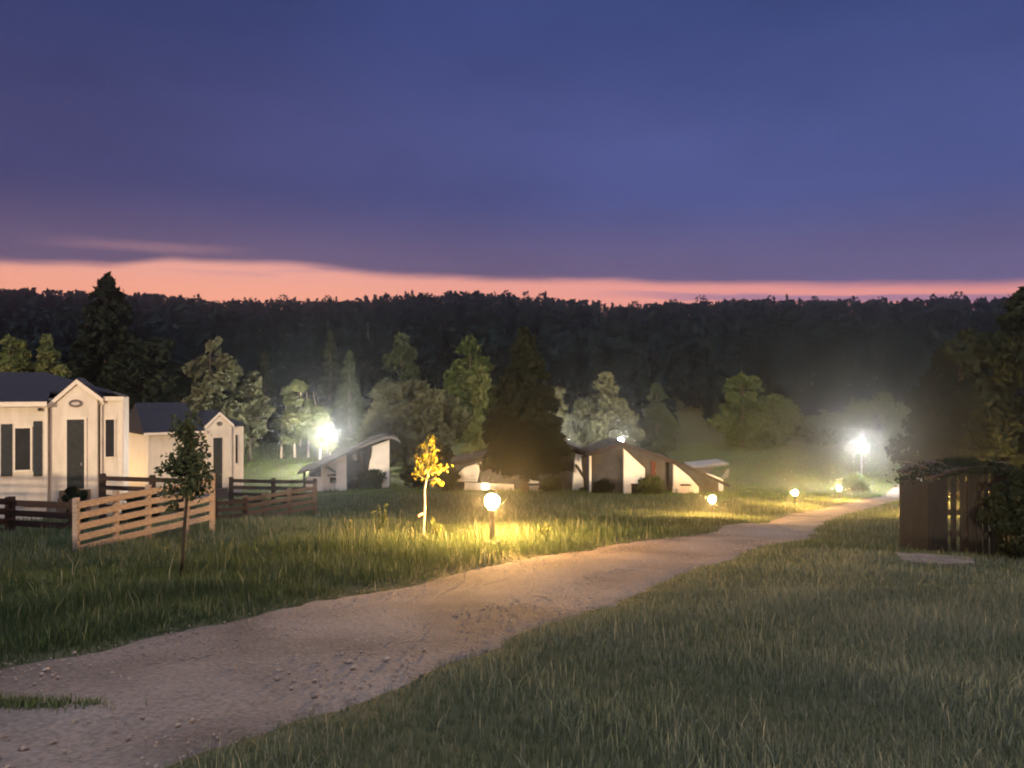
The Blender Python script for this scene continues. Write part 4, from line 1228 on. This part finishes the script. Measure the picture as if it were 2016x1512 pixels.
nt.links.new(pink, addc.inputs[0]); nt.links.new(nsk.outputs[0], addc.inputs[1])
low = MIX(MR(az, -.5, .5), SRGB(94, 82, 112), SRGB(90, 86, 124))
mid = MIX(MR(az, -.55, .5), SRGB(63, 64, 106), SRGB(73, 83, 136))
topc = MIX(MR(az, -.5, .5), SRGB(52, 61, 108), SRGB(54, 66, 117))
cl = MIX(MR(el, R(8), R(14)), low, mid)
cl = MIX(MR(el, R(16), R(27)), cl, topc)
var = M('ADD', 1.0, M('ADD', M('MULTIPLY', n_soft, .48), M('MULTIPLY', n_big, .5)))
clv = nt.nodes.new('ShaderNodeVectorMath'); clv.operation = 'SCALE'; nt.links.new(cl, clv.inputs[0]); nt.links.new(var, clv.inputs[3])
# faint lit streak just above the gap, left of centre
stre = M('MULTIPLY', MR(M('ABSOLUTE', M('SUBTRACT', M('ADD', el, M('MULTIPLY', n_edge, .03)), R(9.15))), R(.6), R(.05)), MR(M('ABSOLUTE', M('SUBTRACT', az, -.44)), .14, .02, 0, .32))
clv2 = MIX(stre, clv.outputs[0], SRGB(190, 140, 145))
gain = nt.nodes.new('ShaderNodeVectorMath'); gain.operation = 'SCALE'; gain.inputs[3].default_value = 1.13
nt.links.new(clv2, gain.inputs[0])
pgain = nt.nodes.new('ShaderNodeVectorMath'); pgain.operation = 'SCALE'; pgain.inputs[3].default_value = 1.3
nt.links.new(addc.outputs[0], pgain.inputs[0])
vis = MIX(clear, gain.outputs[0], pgain.outputs[0])
# higher sky, above the frame: brightened past the visible cloud as added fill light
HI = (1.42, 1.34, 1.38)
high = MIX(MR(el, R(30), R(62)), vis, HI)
# behind the viewer part of the same added fill glow is mixed in
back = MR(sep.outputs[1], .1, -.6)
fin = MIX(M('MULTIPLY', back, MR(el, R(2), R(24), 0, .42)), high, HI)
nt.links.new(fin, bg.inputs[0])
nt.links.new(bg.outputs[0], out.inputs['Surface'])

# low warm light added behind the viewer, standing in for an unknown source
sd = bpy.data.lights.new('low_fill', 'SUN'); sd.energy = 3.3; sd.angle = R(1.2); sd.color = (1.0, .75, .46)
so = bpy.data.objects.new('low_fill', sd); COL.objects.link(so)
so.rotation_euler = Vector((0.25, 1.0, -0.10)).to_track_quat('-Z', 'Y').to_euler()

# haze
m, hnt, hout = new_mat('haze_air')
pv = hnt.nodes.new('ShaderNodeVolumePrincipled')
pv.inputs['Color'].default_value = (.78, .87, 1, 1); pv.inputs['Density'].default_value = 0.00055; pv.inputs['Anisotropy'].default_value = 0.935
hnt.links.new(pv.outputs[0], hout.inputs['Volume'])
hb = MB(); hb.box(-720, 720, -80, 480, -40, 66)
tag(hb.build('haze', m), 'thin evening haze filling the valley air', 'haze', kind='stuff')

# ------------------------------------------------------------------ camera
cd = bpy.data.cameras.new('Camera'); cam = bpy.data.objects.new('Camera', cd); COL.objects.link(cam)
cam.location = (0, 0, EYE); cam.rotation_euler = (R(90), 0, 0)
cd.sensor_width = 36; cd.lens = 36 * F / 2016; cd.clip_start = .05; cd.clip_end = 4000
C.camera = cam

C.render.engine = 'CYCLES'
C.view_settings.view_transform = 'Standard'; C.view_settings.look = 'None'; C.view_settings.exposure = 0; C.view_settings.gamma = 1
cy = C.cycles
cy.max_bounces = 5; cy.diffuse_bounces = 2; cy.glossy_bounces = 2; cy.transmission_bounces = 2; cy.volume_bounces = 0; cy.transparent_max_bounces = 4
cy.sample_clamp_indirect = 2.0; cy.use_adaptive_sampling = False
cy.use_denoising = True; cy.denoising_input_passes = 'RGB_ALBEDO'
cy.pixel_filter_type = 'BLACKMAN_HARRIS'; cy.filter_width = 2.0
C.render.use_persistent_data = False
